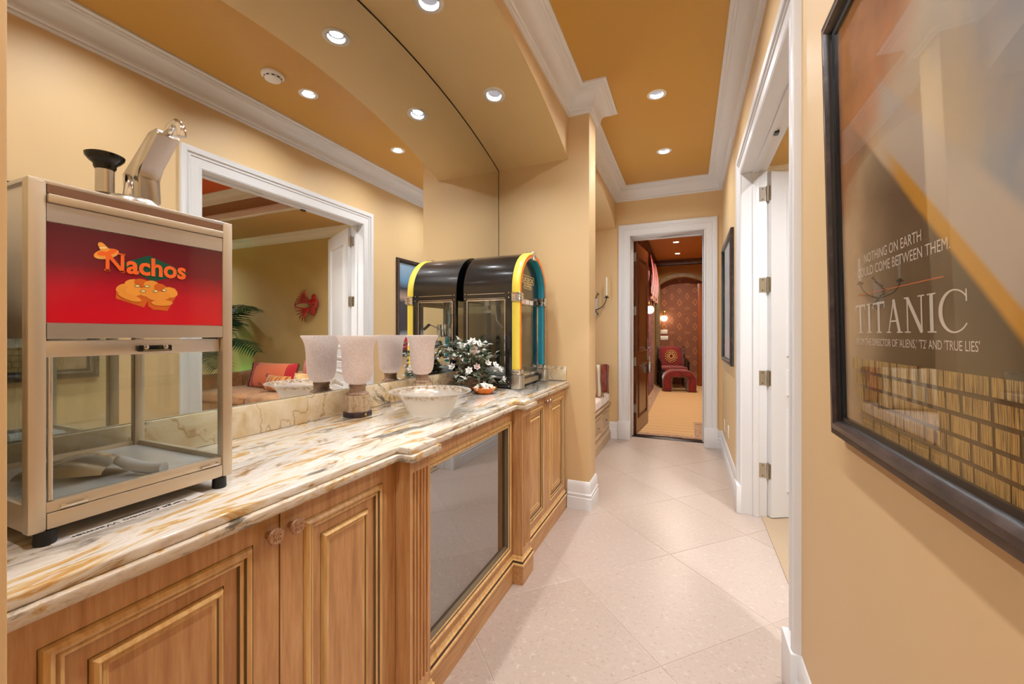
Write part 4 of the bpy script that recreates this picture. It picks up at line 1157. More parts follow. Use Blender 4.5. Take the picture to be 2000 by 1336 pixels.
def m_credit():
    g = N('credit_print')
    o = sep(g, g.coord())
    f = g.ramp(g.noise(g.coord((1, 150, 3)), 5, 2), [(.42, (0, 0, 0)), (.5, (1, 1, 1))])
    return g.done(g.pbr(g.mix(f, rgb(66, 52, 30), rgb(206, 168, 96)), .5))
CRED = m_credit(); rr = random.Random(5)
for row in range(5):
    z = 1.218 - row * .030
    y = 1.135 - .012 * row
    while y > .56:
        w = rr.uniform(.02, .07)
        w = min(w, y - .555)
        B(MB().box(xp - .0004, xp, y - w, y, z - .0235, z), 'credit_line', CRED, ps, ps)
        y -= w + rr.uniform(.003, .007)
def m_print2():
    g = N('poster_print_blue')
    o = sep(g, g.coord())
    n = g.noise(g.coord(), 4, 4)
    t = g.math('ADD', g.math('MULTIPLY', o[2], 1 / 1.15), g.math('MULTIPLY', g.math('SUBTRACT', n, .5), .1))
    c = g.ramp(t, [(.06, rgb(40, 22, 30)), (.10, rgb(222, 30, 90)), (.20, rgb(222, 30, 90)), (.21, rgb(190, 198, 214)), (.28, rgb(30, 38, 58)), (.55, rgb(34, 42, 62)), (.60, rgb(206, 170, 156)), (.70, rgb(28, 34, 52)), (.78, rgb(110, 168, 214)), (.95, rgb(176, 208, 232))], 'LINEAR')
    return g.done(g.pbr(c, .5))
framed_print('framed_print', 'dark framed blue print on the gold wall beyond the lounge doorway', 'picture', 3.835, 4.80, 1.0, 2.15, m_print2())

# ------------------------------------------------------------------ window bench alcove
bn = thing('window_bench', 'built in beige wooden bench with panelled front in the alcove', 'bench', (-1.15, 4.13, 0))
BF = -.885
B(MB().box(-1.42, BF, YP + .002, YF - .002, 0, .42), 'carcass', BEIGEW, bn, bn)
B(MB().box(-1.42, BF + .02, YP + .002, YF - .002, .42, .445), 'seat_board', BEIGEW, bn, bn, bevel=.006)
B(MB().sweep([(BF, YP + .004), (BF, YF - .004)], [(0, 0), (.018, 0), (.018, .09), (.010, .10), (.006, .115), (0, .12)], lambda x, y, h: (x, y, h), side=-1), 'plinth', BEIGEW, bn, bn, smooth=28)
mb_ = lambda y, z, h: (BF + .004 + h, y, z)
nn = 4; w = (YF - YP - .10) / nn
for k in range(nn):
    u0 = YP + .05 + k * w + .02; u1 = u0 + w - .04
    m = MB(); panel_ring(m, u0, u1, .155, .395, mb_)
    d = B(m, 'drawer_front', BEIGEW, bn, bn, smooth=28)
    B(MB().lathe([(0, 0), (.006, 0), (.005, .01), (.012, .016), (.010, .022), (0, .023)], (BF + .006, (u0 + u1) / 2, .275), 14, 'x'), 'pull_knob', BRONZE, d, bn, smooth=50)
def m_fabric(name, c1, c2, sc=8):
    g = N(name)
    v = g.coord()
    n = g.noise(v, sc, 4)
    return g.done(g.pbr(g.ramp(n, [(.4, c1), (.6, c2)]), .85, 0, g.bump(g.noise(v, 220, 2), .2, .002), Sheen_Weight=.3))
CUSH = m_fabric('bench_fabric', rgb(214, 186, 168), rgb(230, 212, 196))
cu_ = thing('bench_cushion', 'pale patterned seat cushion lying on the alcove bench', 'cushion', (-1.14, 4.13, .449))
MB().soft((0, 0, .055), (.265, .955, .055), .03, .006, 10).build('cushion', CUSH, cu_, smooth=60)
def m_stripes(name, cols, period, axis=0):
    g = N(name)
    o = sep(g, g.coord())[axis]
    f = g.math('FRACT', g.math('MULTIPLY', o, 1 / period))
    k = len(cols)
    c = g.ramp(f, [(i / k, cc) for i, cc in enumerate(cols)], 'CONSTANT')
    return g.done(g.pbr(c, .85, 0, g.bump(g.noise(g.coord(), 200, 2), .2, .002), Sheen_Weight=.3))
def pillow(w, h, t, n=14):
    """upright pillow: width x, height z, thickness y, base at z=0"""
    def f(sg):
        def q(u, v):
            a, b = u * 2 - 1, v * 2 - 1
            th = max(0, (1 - abs(a) ** 2.6)) ** .6 * max(0, (1 - abs(b) ** 2.6)) ** .6
            k = 1 - .06 * (1 - abs(b)) * abs(a); k2 = 1 - .06 * (1 - abs(a)) * abs(b)
            return (a * w / 2 * k, sg * t / 2 * th, h / 2 + b * h / 2 * k2)
        return q
    return MB().grid(f(1), n, n).grid(f(-1), n, n)
def throw_pillow(label, loc, rz, w, h, t, mat, tilt=0, fringe=None, group=None):
    o = thing('throw_pillow', label, 'pillow', loc, rz, group)
    M = Matrix.Rotation(tilt, 4, 'X')
    pillow(w, h, t).xf(M).build('cover', mat, o, smooth=80)
    if fringe:
        r2 = random.Random(2)
        for sx in (-1, 1):
            fm = MB()
            fm.tube([(sx * w / 2 * .985, 0, h * .01), (sx * w / 2 * .945, 0, h * .5), (sx * w / 2 * .985, 0, h * .99)], .006, 6)
            for k in range(26):
                z = h * (.02 + .96 * k / 25); xx = sx * w / 2 * (.985 - .04 * math.sin(PI * k / 25))
                fm.tube([(xx, 0, z), (xx + sx * .018, r2.uniform(-.006, .006), z - .008), (xx + sx * .024, r2.uniform(-.008, .008), z - .022)], .0035, 5)
            fm.xf(M).build('fringe', fringe, o, smooth=80)
    return o
REDP = m_fabric('red_silk', rgb(120, 34, 28), rgb(164, 58, 44), 14)
throw_pillow('dark red fringed pillow against the end of the alcove bench', (-1.10, 4.95, .570), .15, .42, .34, .14, REDP, -.22, plain('fringe_red', rgb(96, 30, 24), .8))
throw_pillow('cream striped pillow on the alcove bench', (-1.09, 4.52, .570), .40, .46, .36, .15, m_stripes('cream_stripe', [rgb(228, 214, 186), rgb(150, 120, 90), rgb(220, 204, 176), rgb(190, 160, 120)], .12), -.2, plain('fringe_brown', rgb(110, 84, 60), .8))
# wrought wall sconce with two candles
so = thing('wall_sconce', 'wrought iron wall sconce with two white candles above the alcove bench', 'sconce', (-1.04, YF, 1.60))
IRON = plain('verdigris_iron', rgb(76, 80, 74), .5, .6); PLAS = plain('aged_plaster', rgb(200, 194, 180), .7)
B(MB().soft((-1.055, YF - .020, 1.60), (.034, .016, .13), .015, 0, 6), 'back_plate', PLAS, so, so, smooth=60)
sm = MB()
for k in range(7):
    an = k * .9
    sm.tube([(-1.055 + .03 * math.cos(an), YF - .035, 1.50 + k * .04), (-1.055 + .05 * math.cos(an + .6), YF - .05, 1.515 + k * .04), (-1.055 + .03 * math.cos(an + 1.3), YF - .045, 1.54 + k * .04)], [.006, .009, .003], 6)
B(sm, 'leaf_scroll', IRON, so, so, smooth=60)
for sx in (-1, 1):
    pts = [(-1.055, YF - .03, 1.56), (-1.055 + sx * .05, YF - .05, 1.575), (-1.055 + sx * .10, YF - .07, 1.60), (-1.055 + sx * .135, YF - .075, 1.65), (-1.055 + sx * .15, YF - .075, 1.70)]
    arm = B(MB().tube(pts, [.007, .006, .006, .005, .006], 8), 'arm', IRON, so, so, smooth=60)
    B(MB().lathe([(0, 1.70), (.022, 1.70), (.028, 1.712), (.026, 1.714), (.014, 1.706), (.013, 1.73), (0, 1.73)], (-1.055 + sx * .15, YF - .075, 0), 16), 'drip_cup', IRON, arm, so, smooth=50)
    B(MB().lathe([(0, 1.715), (.010, 1.715), (.0095, 1.945), (.004, 1.955), (0, 1.957)], (-1.055 + sx * .15, YF - .075, 0), 14), 'candle', plain('candle_wax', rgb(240, 236, 224), .5), arm, so, smooth=50)
# curtains at the alcove window
CURT = m_fabric('sheer_curtain', rgb(176, 160, 158), rgb(206, 192, 186), 5)
def drape(name, label, x, y0, y1, z0, z1, mat, folds, amp, group=None, axis='y', t=.003):
    o = thing(name, label, 'curtain', (x, (y0 + y1) / 2, z0) if axis == 'y' else ((y0 + y1) / 2, x, z0), 0, group)
    def f(u, v):
        s = math.sin(u * folds * 2 * PI) * amp * (.7 + .3 * v) + math.sin(u * folds * 4 * PI + 1) * amp * .2
        p = (s, (u - .5) * (y1 - y0), v * (z1 - z0))
        return p if axis == 'y' else (p[1], p[0], p[2])
    MB().grid(f, folds * 10, 8).build('drape', mat, o, smooth=80, solid=t)
    return o
drape('window_curtain', 'pale curtain on the pillar side of the alcove window', -1.365, 3.60, 3.84, .58, 2.36, CURT, 5, .022, 'alcove window curtains')
drape('window_curtain', 'pale curtain on the sconce side of the alcove window', -1.365, 4.44, 4.68, .58, 2.36, CURT, 5, .022, 'alcove window curtains')
rod = thing('curtain_rod', 'dark iron curtain rod over the alcove window', 'curtain rod', (-1.365, 4.14, 2.36))
MB().tube([(0, -.62, .012), (0, .62, .012)], .010, 10).build('rod', IRON, rod, smooth=50)
for s_ in (-1, 1):
    MB().ball((0, s_ * .635, .012), .018, 12, 8).build('finial', IRON, rod, smooth=80)
    MB().box(-.055, .005, s_ * .56 - .008, s_ * .56 + .008, .004, .020).build('bracket', IRON, rod)
# ------------------------------------------------------------------ lounge seen through the doorway and in the mirror
LX0, LX1, LY0, LY1, LZ = .50, 5.6, .2, 4.5, 2.80
def m_carpet(name, c1, c2):
    g = N(name)
    v = g.coord()
    w = g.noise(g.coord((90, 90, 1)), 3, 2)
    return g.done(g.pbr(g.ramp(w, [(.35, c1), (.65, c2)]), .95, 0, g.bump(w, .5, .004), Sheen_Weight=.2))
CARP = m_carpet('lounge_carpet', rgb(158, 134, 106), rgb(184, 160, 130))
struct(MB().box(.468, LX1, LY0, LY1, -.05, .006).build('floor_lounge', CARP))
struct(MB().box(LX0, LX1 + .1, LY1, LY1 + .1, 0, 3.3).build('wall_lounge_end', PAINT2))
struct(MB().box(LX1, LX1 + .1, LY0, LY1, 0, 3.3).build('wall_lounge_side', PAINT2))
struct(MB().box(LX0, LX1, LY0 - .1, LY0, 0, 3.3).build('wall_lounge_near', PAINT2))
TX0, TX1, TY0, TY1, TZ = 1.35, 4.75, 1.0, 3.63, 3.17
lc = MB()
holed(lc, LX0, TX0, LY0, LY1, LZ, TZ, .95, (1.1, 2.4, 3.8))
holed(lc, TX1, LX1, LY0, LY1, LZ, TZ, 5.2, (1.1, 2.4, 3.8))
lc.box(TX0, TX1, LY0, TY0, LZ, TZ).box(TX0, TX1, TY1, LY1, LZ, TZ)
struct(lc.build('ceiling_lounge', m_paint('lounge_soffit', rgb(186, 158, 112), .6)))
RISER = m_paint('tray_riser', rgb(150, 112, 86), .6)
rs = MB(); q = .004
rs.box(TX0, TX0 + q, TY0, TY1, LZ, TZ).box(TX1 - q, TX1, TY0, TY1, LZ, TZ).box(TX0, TX1, TY0, TY0 + q, LZ, TZ).box(TX0, TX1, TY1 - q, TY1, LZ, TZ)
struct(rs.build('wall_tray_riser', RISER))
def m_sky():
    g = N('sunset_ceiling_mural')
    v = g.coord((1, 1, 1))
    n = g.noise(v, .9, 5, .55, .6)
    o = sep(g, v)
    f = g.math('ADD', g.math('MULTIPLY', o[1], .22), g.math('MULTIPLY', n, .75))
    return g.done(g.pbr(g.ramp(f, [(.55, rgb(120, 108, 160)), (.85, rgb(160, 112, 150)), (1.0, rgb(190, 84, 70)), (1.15, rgb(206, 92, 44))]), .7))
struct(MB().box(TX0, TX1, TY0, TY1, TZ, TZ + .05).build('ceiling_tray', m_sky()))
k_ = .8
CR2 = [(o * k_, h * k_) for o, h in CROWN]
ring_l = [(LX0, LY0), (LX1, LY0), (LX1, LY1), (LX0, LY1)]
struct(MB().sweep(ring_l, CR2, lambda x, y, h: (x, y, LZ + h), closed=True).build('trim_8', TRIM, smooth=28), 'white crown moulding in the lounge')
ring_t = [(TX0 + q, TY0 + q), (TX1 - q, TY0 + q), (TX1 - q, TY1 - q), (TX0 + q, TY1 - q)]
struct(MB().sweep(ring_t, CR2, lambda x, y, h: (x, y, TZ + h), closed=True).build('trim_9', TRIM, smooth=28), 'white crown moulding in the ceiling tray')
LB = [(0, 0), (.05, 0), (.055, .012), (.045, .022), (.045, .05), (.035, .058), (.035, .082), (.020, .092), (.012, .11), (0, .11)]
struct(MB().sweep(ring_t, LB, lambda x, y, h: (x, y, LZ + h), closed=True).build('trim_10', TRIM, smooth=28), 'white stepped moulding at the tray edge')
bl_ = MB()
bl_.sweep([(LX0, 1.6), (LX0, LY0), (LX1, LY0), (LX1, LY1), (LX0, LY1), (LX0, 3.47)], BASE, lambda x, y, h: (x, y, h))
struct(bl_.build('baseboard_lounge', TRIM, smooth=28))
for x in (.95, 5.2):
    for y in (1.1, 2.4, 3.8):
        downlight((x, y, LZ), 'white recessed downlight in the lounge ceiling border', 'lounge downlights', LOUNGE_W)

def m_suede(name, c1, c2):
    g = N(name)
    v = g.coord()
    n = g.noise(v, 6, 5, .6, .5)
    return g.done(g.pbr(g.ramp(n, [(.3, c1), (.7, c2)]), .8, 0, g.bump(g.noise(v, 14, 4), .4, .02), Sheen_Weight=.5))
SUEDE = m_suede('camel_suede', rgb(168, 118, 72), rgb(206, 154, 102))
sf = thing('sofa', 'camel suede sofa against the lounge wall', 'sofa', (2.55, 4.0, 0))
MB().soft((0, 0, .20), (1.25, .42, .15), .05, 0, 8).build('base', SUEDE, sf, smooth=60)
for sx in (-1, 1):
    c = MB().soft((sx * .52, -.07, .405), (.525, .40, .075), .055, .03, 10).build('seat_cushion', SUEDE, sf, smooth=60)
    MB().tube([(sx * .52 - .50, -.462, .43), (sx * .52 + .50, -.462, .43)], .008, 8).build('piping', SUEDE, c, smooth=60)
MB().soft((0, .34, .50), (1.15, .14, .22), .10, .0, 10).build('backrest', SUEDE, sf, smooth=60)
for sx in (-1, 1):
    MB().soft((sx * 1.17, 0, .42), (.13, .44, .26), .11, 0, 8).build('arm', SUEDE, sf, smooth=60)
    for y in (-.36, .36): MB().lathe([(0, 0), (.025, 0), (.035, .06), (0, .06)], (sx * 1.1, y, 0), 14).build('leg', MAHOG, sf, smooth=40)
def m_lumbar():
    g = N('lumbar_stripes')
    v = g.coord(); o = sep(g, v)
    ax = g.math('ABSOLUTE', o[0])
    c = g.ramp(ax, [(.0, rgb(224, 112, 66)), (.285, rgb(224, 112, 66)), (.29, rgb(214, 168, 90)), (.30, rgb(190, 26, 34)), (.6, rgb(176, 20, 30))], 'CONSTANT')
    fl_ = g.n('TexVoronoi', i_Vector=g.coord((5, 5, 5), loc=(.3, 0, .2)), i_Scale=1.0).outputs[0]
    c = g.mix(g.math('MULTIPLY', g.ramp(fl_, [(.12, (1, 1, 1)), (.2, (0, 0, 0))]), .7), c, rgb(120, 40, 34))
    return g.done(g.pbr(c, .85, 0, g.bump(g.noise(v, 180, 2), .2, .002), Sheen_Weight=.4))
throw_pillow('long orange pillow with red fringed ends on the camel sofa', (2.62, 3.96, .512), .0, .92, .36, .18, m_lumbar(), -.25, plain('fringe_dark', rgb(74, 34, 34), .8))
throw_pillow('small gold and orange striped pillow on the camel sofa', (2.28, 3.78, .512), .1, .52, .21, .14, m_stripes('gold_stripes', [rgb(214, 140, 46), rgb(190, 84, 34), rgb(206, 150, 70), rgb(168, 70, 30), rgb(220, 160, 70)], .16), -.3)
throw_pillow('rust red velvet pillow at the end of the camel sofa', (1.80, 4.00, .512), -.2, .52, .42, .18, m_suede('rust_velvet', rgb(176, 62, 34), rgb(206, 92, 54)), -.3)
throw_pillow('gold floral pillow in front of the rust red pillow', (1.76, 3.78, .512), -.1, .42, .26, .15, m_fabric('gold_floral', rgb(198, 140, 74), rgb(226, 190, 130), 12), -.3)

# palm in a pot with a green up-light behind it
pl = thing('potted_palm', 'potted palm with long feathered fronds beside the camel sofa', 'palm', (4.14, 3.90, .006))
MB().lathe([(0, 0), (.14, 0), (.19, .30), (.20, .34), (.185, .345), (.17, .31), (0, .30)], (0, 0, 0), 28).build('pot', POTM, pl, smooth=45)
MB().tube([(0, 0, .3), (.01, 0, .6), (0, .01, .85)], [.035, .03, .02], 10).build('trunk', plain('palm_trunk', rgb(92, 74, 50), .8), pl, smooth=60)
PALM = plain('palm_green', rgb(22, 62, 32), .35)
rr = random.Random(4)
for k in range(19):
    an = 2 * PI * k / 19 + rr.uniform(-.15, .15)
    reach = rr.uniform(.8, 1.2); hgt = rr.uniform(.35, 1.0)
    if k == 8: an, reach, hgt = PI + .05, 1.38, .92
    if k == 9: an, reach, hgt = PI + .02, 1.42, .55
    if k == 10: an, reach, hgt = PI + .20, 1.25, .72
    if k == 11: an, reach, hgt = PI + .32, 1.15, .34
    if math.sin(an) > .15: reach *= .40
    if math.cos(an) > 0: reach = min(reach, 1.3)
    fm = MB(); P_ = []
    for t in range(13):
        u = t / 12
        P_.append(Vector((math.cos(an) * reach * u, math.sin(an) * reach * u, .80 + hgt * math.sin(u * PI * .60) * 1.05 - .35 * u * u * (1 if hgt < .6 else .4))))
    fm.tube(P_, [.010 * (1 - .8 * t / 12) for t in range(13)], 5)
    for t in range(2, 12):
        for sub in (0, .33, .67):
            p = P_[t].lerp(P_[t + 1], sub); d = (P_[t + 1] - P_[t]).normalized()
            sd = d.cross(Vector((0, 0, 1))).normalized()
            for s_ in (-1, 1):
                L = .36 * math.sin(PI * (t + sub) / 12.6) ** .7 + .04
                e = p + (d * .55 + sd * s_ * .75 + Vector((0, 0, -.30))).normalized() * L
                m = p.lerp(e, .5) + Vector((0, 0, .03))
                w_ = d * .017
                fm.add([p - w_ * .5, p + w_ * .5, m + w_, e, m - w_], [(0, 1, 2, 4), (4, 2, 3)])
    fm.build('frond', PALM, pl, smooth=80, merge=False)
ul = thing('floor_uplight', 'small black floor uplight casting green light behind the palm', 'light', (3.86, 4.34, .006))
MB().lathe([(0, 0), (.06, 0), (.06, .10), (.055, .12), (.048, .12), (.046, .09), (0, .088)], (0, 0, 0), 24).build('can', BLACK, ul, smooth=40)
lamp('green_bulb', (0, 0, .095), 7.0, .08, (.25, 1.0, .45), (PI, 0, 0), 150, parent=ul)

# red mask with curling legs on the lounge wall
mk = thing('wall_mask', 'glossy red crab mask with curling legs hanging on the lounge wall', 'mask', (2.40, LY1, 1.69))
REDL = m_suede('red_lacquer', rgb(110, 14, 12), rgb(170, 30, 22)); 
LAC = plain('red_lacquer_gloss', rgb(140, 20, 16), .15, 0, Coat_Weight=.6)
MB().ball((-.05, -.045, .02), (.085, .045, .10), 20, 14).ball((-.04, -.05, -.08), (.055, .04, .075), 16, 10).build('body', LAC, mk, smooth=70)
for s_ in (-1, 1): MB().ball((-.05 + s_ * .04, -.09, .03), (.022, .02, .026), 12, 8).build('eye', LAC, mk, smooth=80)
for k in range(14):
    up = 1 if k < 8 else -1
    b = (k % 8) / 7 if up > 0 else (k - 8) / 5
    a0 = (.15 + 1.35 * b) * up
    L = .36 - .09 * b
    pts = []
    for t in range(9):
        u = t / 8
        an = a0 - up * u * u * 1.5
        pts.append((.02 + math.cos(a0) * L * u * (1 - .25 * u) + .06 * u * u * math.cos(an), -.05 - .07 * math.sin(u * PI * .9), up * .04 + math.sin(a0) * L * u - up * .14 * u * u * (1 - .5 * b)))
    MB().tube(pts, [.015 * (1 - .8 * t / 8) + .002 for t in range(9)], 7).build('claw', LAC, mk, smooth=70)
MB().ball((-.06, -.05, .12), (.045, .03, .05), 14, 8).build('crest', LAC, mk, smooth=60)

# ------------------------------------------------------------------ red room beyond the wooden door
FX0, FX1, FY0, FY1, FZ = -.83, 1.15, 5.40, 10.9, 3.08
def m_tan():
    g = N('tan_carpet')
    v = g.coord((1, 1, 1))
    w = g.n('TexWave', wave_type='BANDS', bands_direction='Y', i_Vector=v, i_Scale=1.9, i_Distortion=3.0, i_Detail=2, i_Detail_Scale=1.0).outputs[0]
    c = g.mix(g.math('MULTIPLY', g.ramp(w, [(.02, (1, 1, 1)), (.10, (0, 0, 0))]), .45), rgb(200, 158, 108), rgb(146, 106, 66))
    return g.done(g.pbr(c, .9, 0, g.bump(g.noise(g.coord(), 160, 2), .3, .003)))
struct(MB().box(FX0 - .1, FX1, FY0 - .005, FY1 + .4, -.05, .006).build('floor_red_room', m_tan()))
def m_border():
    g = N('carpet_border')
    v = g.coord((1, 1, 1))
    vo = g.n('TexVoronoi', i_Vector=v, i_Scale=22.0, feature='F1').outputs[0]
    wv = g.n('TexWave', wave_type='RINGS', i_Vector=v, i_Scale=9.0, i_Distortion=9.0, i_Detail=2).outputs[0]
    c = g.mix(g.ramp(wv, [(.52, (0, 0, 0)), (.58, (1, 1, 1))]), rgb(78, 20, 22), rgb(214, 176, 140))
    return g.done(g.pbr(c, .9))
CB = m_border()
cbt = MB()
for (a0, a1, b0, b1) in ((DX0, .075, 5.402, 5.52), (.075, .185, 5.402, 6.42), (.185, FX1 - .02, 6.30, 6.42), (-.72, -.58, 6.6, 10.3)):
    cbt.box(a0, a1, b0, b1, .006, .009)
struct(cbt.build('trim_11', CB), 'patterned dark red carpet border')
def m_wallpaper():
    g = N('red_wallpaper')
    o = sep(g, g.coord())
    def motif(ox, oz, a, b, ph=0):
        u = g.math('ABSOLUTE', g.math('SUBTRACT', g.math('FRACT', g.math('MULTIPLY', g.math('ADD', o[0], ox), 1 / .357)), .5))
        v = g.math('ABSOLUTE', g.math('SUBTRACT', g.math('FRACT', g.math('MULTIPLY', g.math('ADD', o[2], oz), 1 / .60)), .5))
        d = g.math('ADD', g.math('MULTIPLY', u, .357 / a), g.math('MULTIPLY', v, .60 / b))
        return g.ramp(d, [(.0, (1, 1, 1)), (.22, (0, 0, 0)), (.62, (0, 0, 0)), (.70, (1, 1, 1)), (.92, (1, 1, 1)), (1.0, (0, 0, 0))])
    m = g.math('MAXIMUM', g.math('MAXIMUM', motif(.02, .05, .062, .095), motif(.02, .35, .055, .07)), g.math('MAXIMUM', motif(.198, .20, .075, .035), motif(.198, .50, .045, .095)))
    n = g.noise(g.coord(), 18, 3)
    base = g.mix(n, rgb(122, 70, 46), rgb(146, 90, 62))
    c = g.mix(g.math('MULTIPLY', m, .75), base, rgb(204, 134, 74))
    return g.done(g.pbr(c, .6))
WP = m_wallpaper()
PAINT3 = m_paint('paint_olive_gold', rgb(170, 122, 46), .6)
def wood_panels(): return MAHOG
struct(MB().box(FX0 - .1, FX0, FY0, FY1 + .3, 0, FZ).build('wall_red_left', MAHOG))
struct(MB().box(FX1, FX1 + .1, FY0, FY1 + .3, 0, FZ).build('wall_red_right', m_paint('paint_red_room', rgb(140, 80, 46))))
AC, AH, AZS, ARISE = -.145, .50, 2.49, .165
fw_ = MB()
fw_.box(FX0, AC - AH, FY1, FY1 + .22, 0, FZ).box(AC + AH, FX1, FY1, FY1 + .22, 0, FZ)
n = 24
for k in range(n):
    ya, yb = AC - AH + 2 * AH * k / n, AC - AH + 2 * AH * (k + 1) / n
    za, zb = arch_z(ya, AC - AH, AC + AH, AZS, ARISE), arch_z(yb, AC - AH, AC + AH, AZS, ARISE)
    fw_.add([(ya, FY1, za), (yb, FY1, zb), (yb, FY1, FZ), (ya, FY1, FZ), (ya, FY1 + .22, za), (yb, FY1 + .22, zb)], [(0, 1, 2, 3), (0, 4, 5, 1)])
struct(fw_.build('wall_red_far', PAINT3))
struct(MB().box(FX0, FX1, FY1 + .22, FY1 + .3, 0, FZ).build('wall_red_niche', WP))
ap = [(AC - AH, 0.0)] + [(AC - AH + 2 * AH * k / 30, arch_z(AC - AH + 2 * AH * k / 30, AC - AH, AC + AH, AZS, ARISE)) for k in range(31)] + [(AC + AH, 0.0)]
struct(MB().sweep(ap, [(0, 0), (0, .030), (.02, .035), (.085, .035), (.10, .03), (.10, 0)], lambda x, z, h: (x, FY1 - h, z), side=1).build('trim_12', m_wood('arch_stone_trim', rgb(110, 88, 60), rgb(138, 112, 78), rgb(156, 130, 94), .5, (5, 5, 5)), smooth=30), 'grey brown arch trim around the wallpapered niche')
struct(holed(MB(), FX0, FX1, FY0, FY1 + .3, FZ, FZ + .1, -.22, (6.1, 7.4, 8.75, 10.0)).build('ceiling_red_room', m_paint('paint_amber', rgb(196, 132, 58))))
struct(MB().sweep([(FX0, FY0), (FX1, FY0), (FX1, FY1), (FX0, FY1)], [(o * .85, h * .9) for o, h in CROWN], lambda x, y, h: (x, y, FZ + h), closed=True).build('trim_13', MAHOG, smooth=28), 'dark wooden crown moulding')
struct(MB().box(AC + AH - .145, AC + AH, FY1 + .05, FY1 + .219, 0, AZS).build('trim_14', plain('amber_wood', rgb(150, 74, 32), .3), bevel=.004), 'amber wooden post at the side of the niche')
for y in (6.1, 7.4, 8.75, 10.0):
    downlight((-.22, y, FZ), 'small recessed downlight in the amber ceiling beyond the wooden door', 'red room downlights', FAR_W, color=(1, .88, .72))

GLOW = emit('lamp_globe', (1, .86, .62, 1), 14)
def globe_sconce(label, loc, nx, ny, r):
    t = thing('globe_sconce', label, 'light', loc)
    gl = MB().ball((nx * .13, ny * .13, 0), r, 20, 14).build('globe', GLOW, t, smooth=80)
    MB().tube([(0, 0, .10), (nx * .06, ny * .06, .14), (nx * .13, ny * .13, .13), (nx * .13, ny * .13, r * .9)], .012, 8).build('bracket', BRASS, t, smooth=60)
    MB().soft((nx * .012, ny * .012, .09), (.035 if ny else .012, .035 if nx else .012, .10), .011, 0, 4).build('wall_plate', BRASS, t, smooth=60)
    MB().lathe([(.0, .09), (.035, .085), (.05, .06), (.03, .05), (0, .05)], (nx * .13, ny * .13, 0), 16).build('cap', BRASS, t, smooth=50)
    return t
globe_sconce('glowing globe wall light beside the red drapery', (FX0, 8.60, 1.75), 1, 0, .08)
globe_sconce('glowing globe wall light on the patterned wallpaper', (-.555, FY1 + .22, 1.66), 0, -1, .075)
for (z, w_, lb) in ((1.325, .17, 'upper white switch plate on the patterned wallpaper'), (1.165, .20, 'lower white switch plate on the patterned wallpaper')):
    t = thing('switch_plate', lb, 'switch', (-.565, FY1 + .22, z))
    MB().box(-w_ / 2, w_ / 2, -.008, 0, -.05, .05).build('plate', WHITEP, t, bevel=.003)
    for k in range(4): MB().box(-w_ * .36 + k * w_ * .24 - .010, -w_ * .36 + k * w_ * .24 + .010, -.014, -.007, -.02, .02).build('toggle', PLAS, t)

VELV = m_suede('red_velvet', rgb(92, 12, 8), rgb(146, 28, 14))
def m_drape():
    g = N('red_brocade')
    v = g.coord()
    n = g.noise(g.coord((6, 6, 3)), 3, 5, .6, 1.5)
    return g.done(g.pbr(g.ramp(n, [(.35, rgb(64, 12, 12)), (.5, rgb(120, 30, 24)), (.62, rgb(156, 72, 48)), (.7, rgb(70, 16, 14))]), .6, 0, Sheen_Weight=.3))
BROC = m_drape()
drape('red_curtain', 'tall dark red brocade curtain along the panelled wall', FX0 + .075, 8.75, 10.15, .01, 2.55, BROC, 8, .045)
vl = thing('curtain_valance', 'swagged red valance with pale fringe above the brocade curtain', 'valance', (FX0 + .09, 9.6, 2.05))
for k in range(3):
    y0_ = -.62 + k * .60
    def f(u, v, y0_=y0_, k=k):
        w_ = .06 + .26 * v
        return (.02 + .06 * math.sin(v * PI * .8) + .02 * math.sin(u * 6 * PI), y0_ + (u - .5) * 2 * w_, .85 - .72 * v - .12 * v * math.sin(u * PI))
    MB().grid(f, 18, 10).build('swag', m_suede('swag_red', rgb(122, 18, 20), rgb(172, 46, 38)), vl, smooth=80, solid=.004)
    def f2(u, v, f=f):
        p = f(u, 1); return (p[0] + .004, p[1], p[2] - .10 * v + .012 * math.sin(u * 40))
    MB().grid(f2, 40, 3).build('fringe', plain('fringe_pink', rgb(196, 140, 122), .8), vl, smooth=80, solid=.004)
LACB = plain('black_lacquer', rgb(14, 10, 10), .2)
ac = thing('armchair', 'black lacquered armchair with red cushions in the wallpapered niche', 'armchair', (-.34, 10.50, .006), math.radians(12))
MB().soft((0, 0, .44), (.29, .28, .055), .045, .015, 8).build('seat_cushion', VELV, ac, smooth=60)
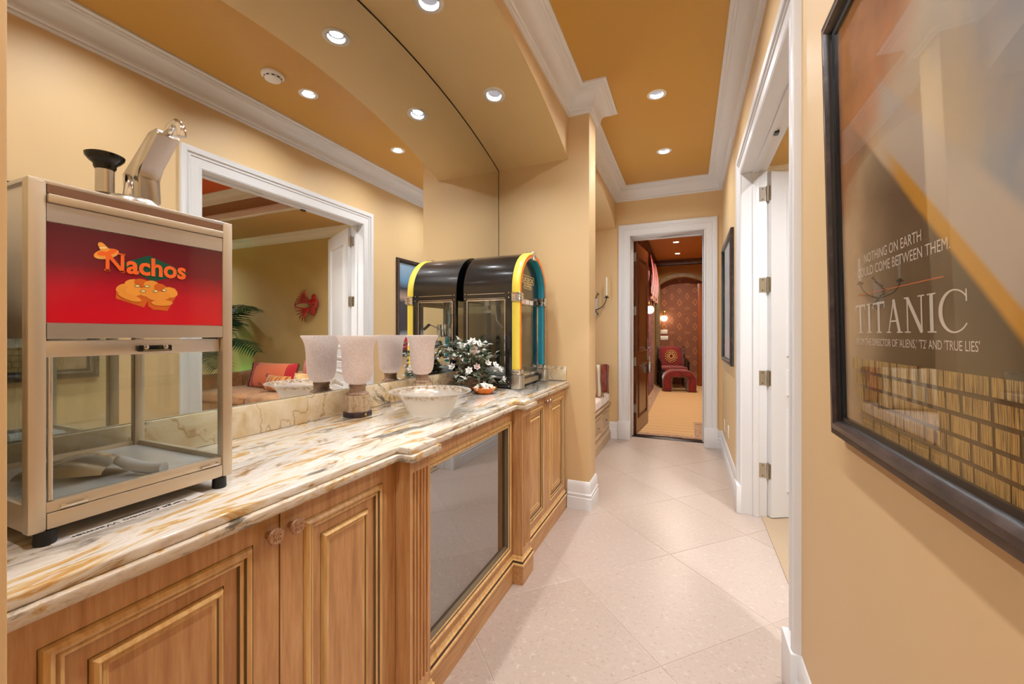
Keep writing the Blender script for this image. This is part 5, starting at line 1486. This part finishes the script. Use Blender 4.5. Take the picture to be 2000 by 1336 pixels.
bc = MB().soft((0, .24, .72), (.28, .05, .24), .045, 0, 8, fn=lambda p: (p.x, p.y + p.z * .22, p.z)).build('back_cushion', VELV, ac, smooth=60)
me_ = MB()
for ring, r in enumerate((.13, .09, .05)):
    for k in range(18):
        an = 2 * PI * k / 18 + ring
        me_.ball((r * math.cos(an), .175 + .22 * (r * math.sin(an) * 1.0), .72 + r * 1.1 * math.sin(an)), (.016, .010, .016), 6, 4)
me_.build('medallion', plain('gold_embroidery', rgb(226, 178, 108), .6), bc, smooth=80)
MB().box(-.31, .31, -.28, .28, .34, .385).build('seat_frame', LACB, ac, bevel=.008)
for sx in (-1, 1):
    for y in (-.25, .27): MB().tube([(sx * .29, y, 0), (sx * .285, y, .20), (sx * .29, y, .40)], [.022, .026, .022], 8).build('leg', LACB, ac, smooth=50)
    MB().tube([(sx * .30, -.25, .36), (sx * .31, -.25, .60), (sx * .31, -.05, .66), (sx * .30, .20, .70), (sx * .29, .30, .95)], .020, 8).build('arm', LACB, ac, smooth=60)
    for y in (-.12, .02, .14): MB().tube([(sx * .30, y, .38), (sx * .305, y, .64)], .010, 6).build('spindle', LACB, ac, smooth=60)
ot = thing('ottoman', 'red velvet horseshoe ottoman with studded arch in front of the armchair', 'ottoman', (-.19, 9.85, .006), math.radians(8))
op = [(-.33, 0), (-.34, .22)] + arcpts(-.12, .25, .22, PI, PI / 2, 8) + arcpts(.12, .25, .22, PI / 2, 0, 8) + [(.34, .22), (.33, 0), (.16, 0), (.16, .27), (.13, .32), (-.13, .32), (-.16, .27), (-.16, 0)]
MB().prism(op, -.20, .20, 'y').build('body', VELV, ot, bevel=.03, bseg=3)
stp = [(-.165, 0), (-.165, .27), (-.13, .325), (.13, .325), (.165, .27), (.165, 0)]
sm = MB()
for (a_, b_) in zip(stp, stp[1:]):
    L = math.dist(a_, b_); c_ = max(2, int(L / .022))
    for t in range(c_): sm.ball((a_[0] + (b_[0] - a_[0]) * t / c_, -.203, a_[1] + (b_[1] - a_[1]) * t / c_), .009, 6, 4)
sm.build('stud_trim', NICKEL, ot, smooth=80)
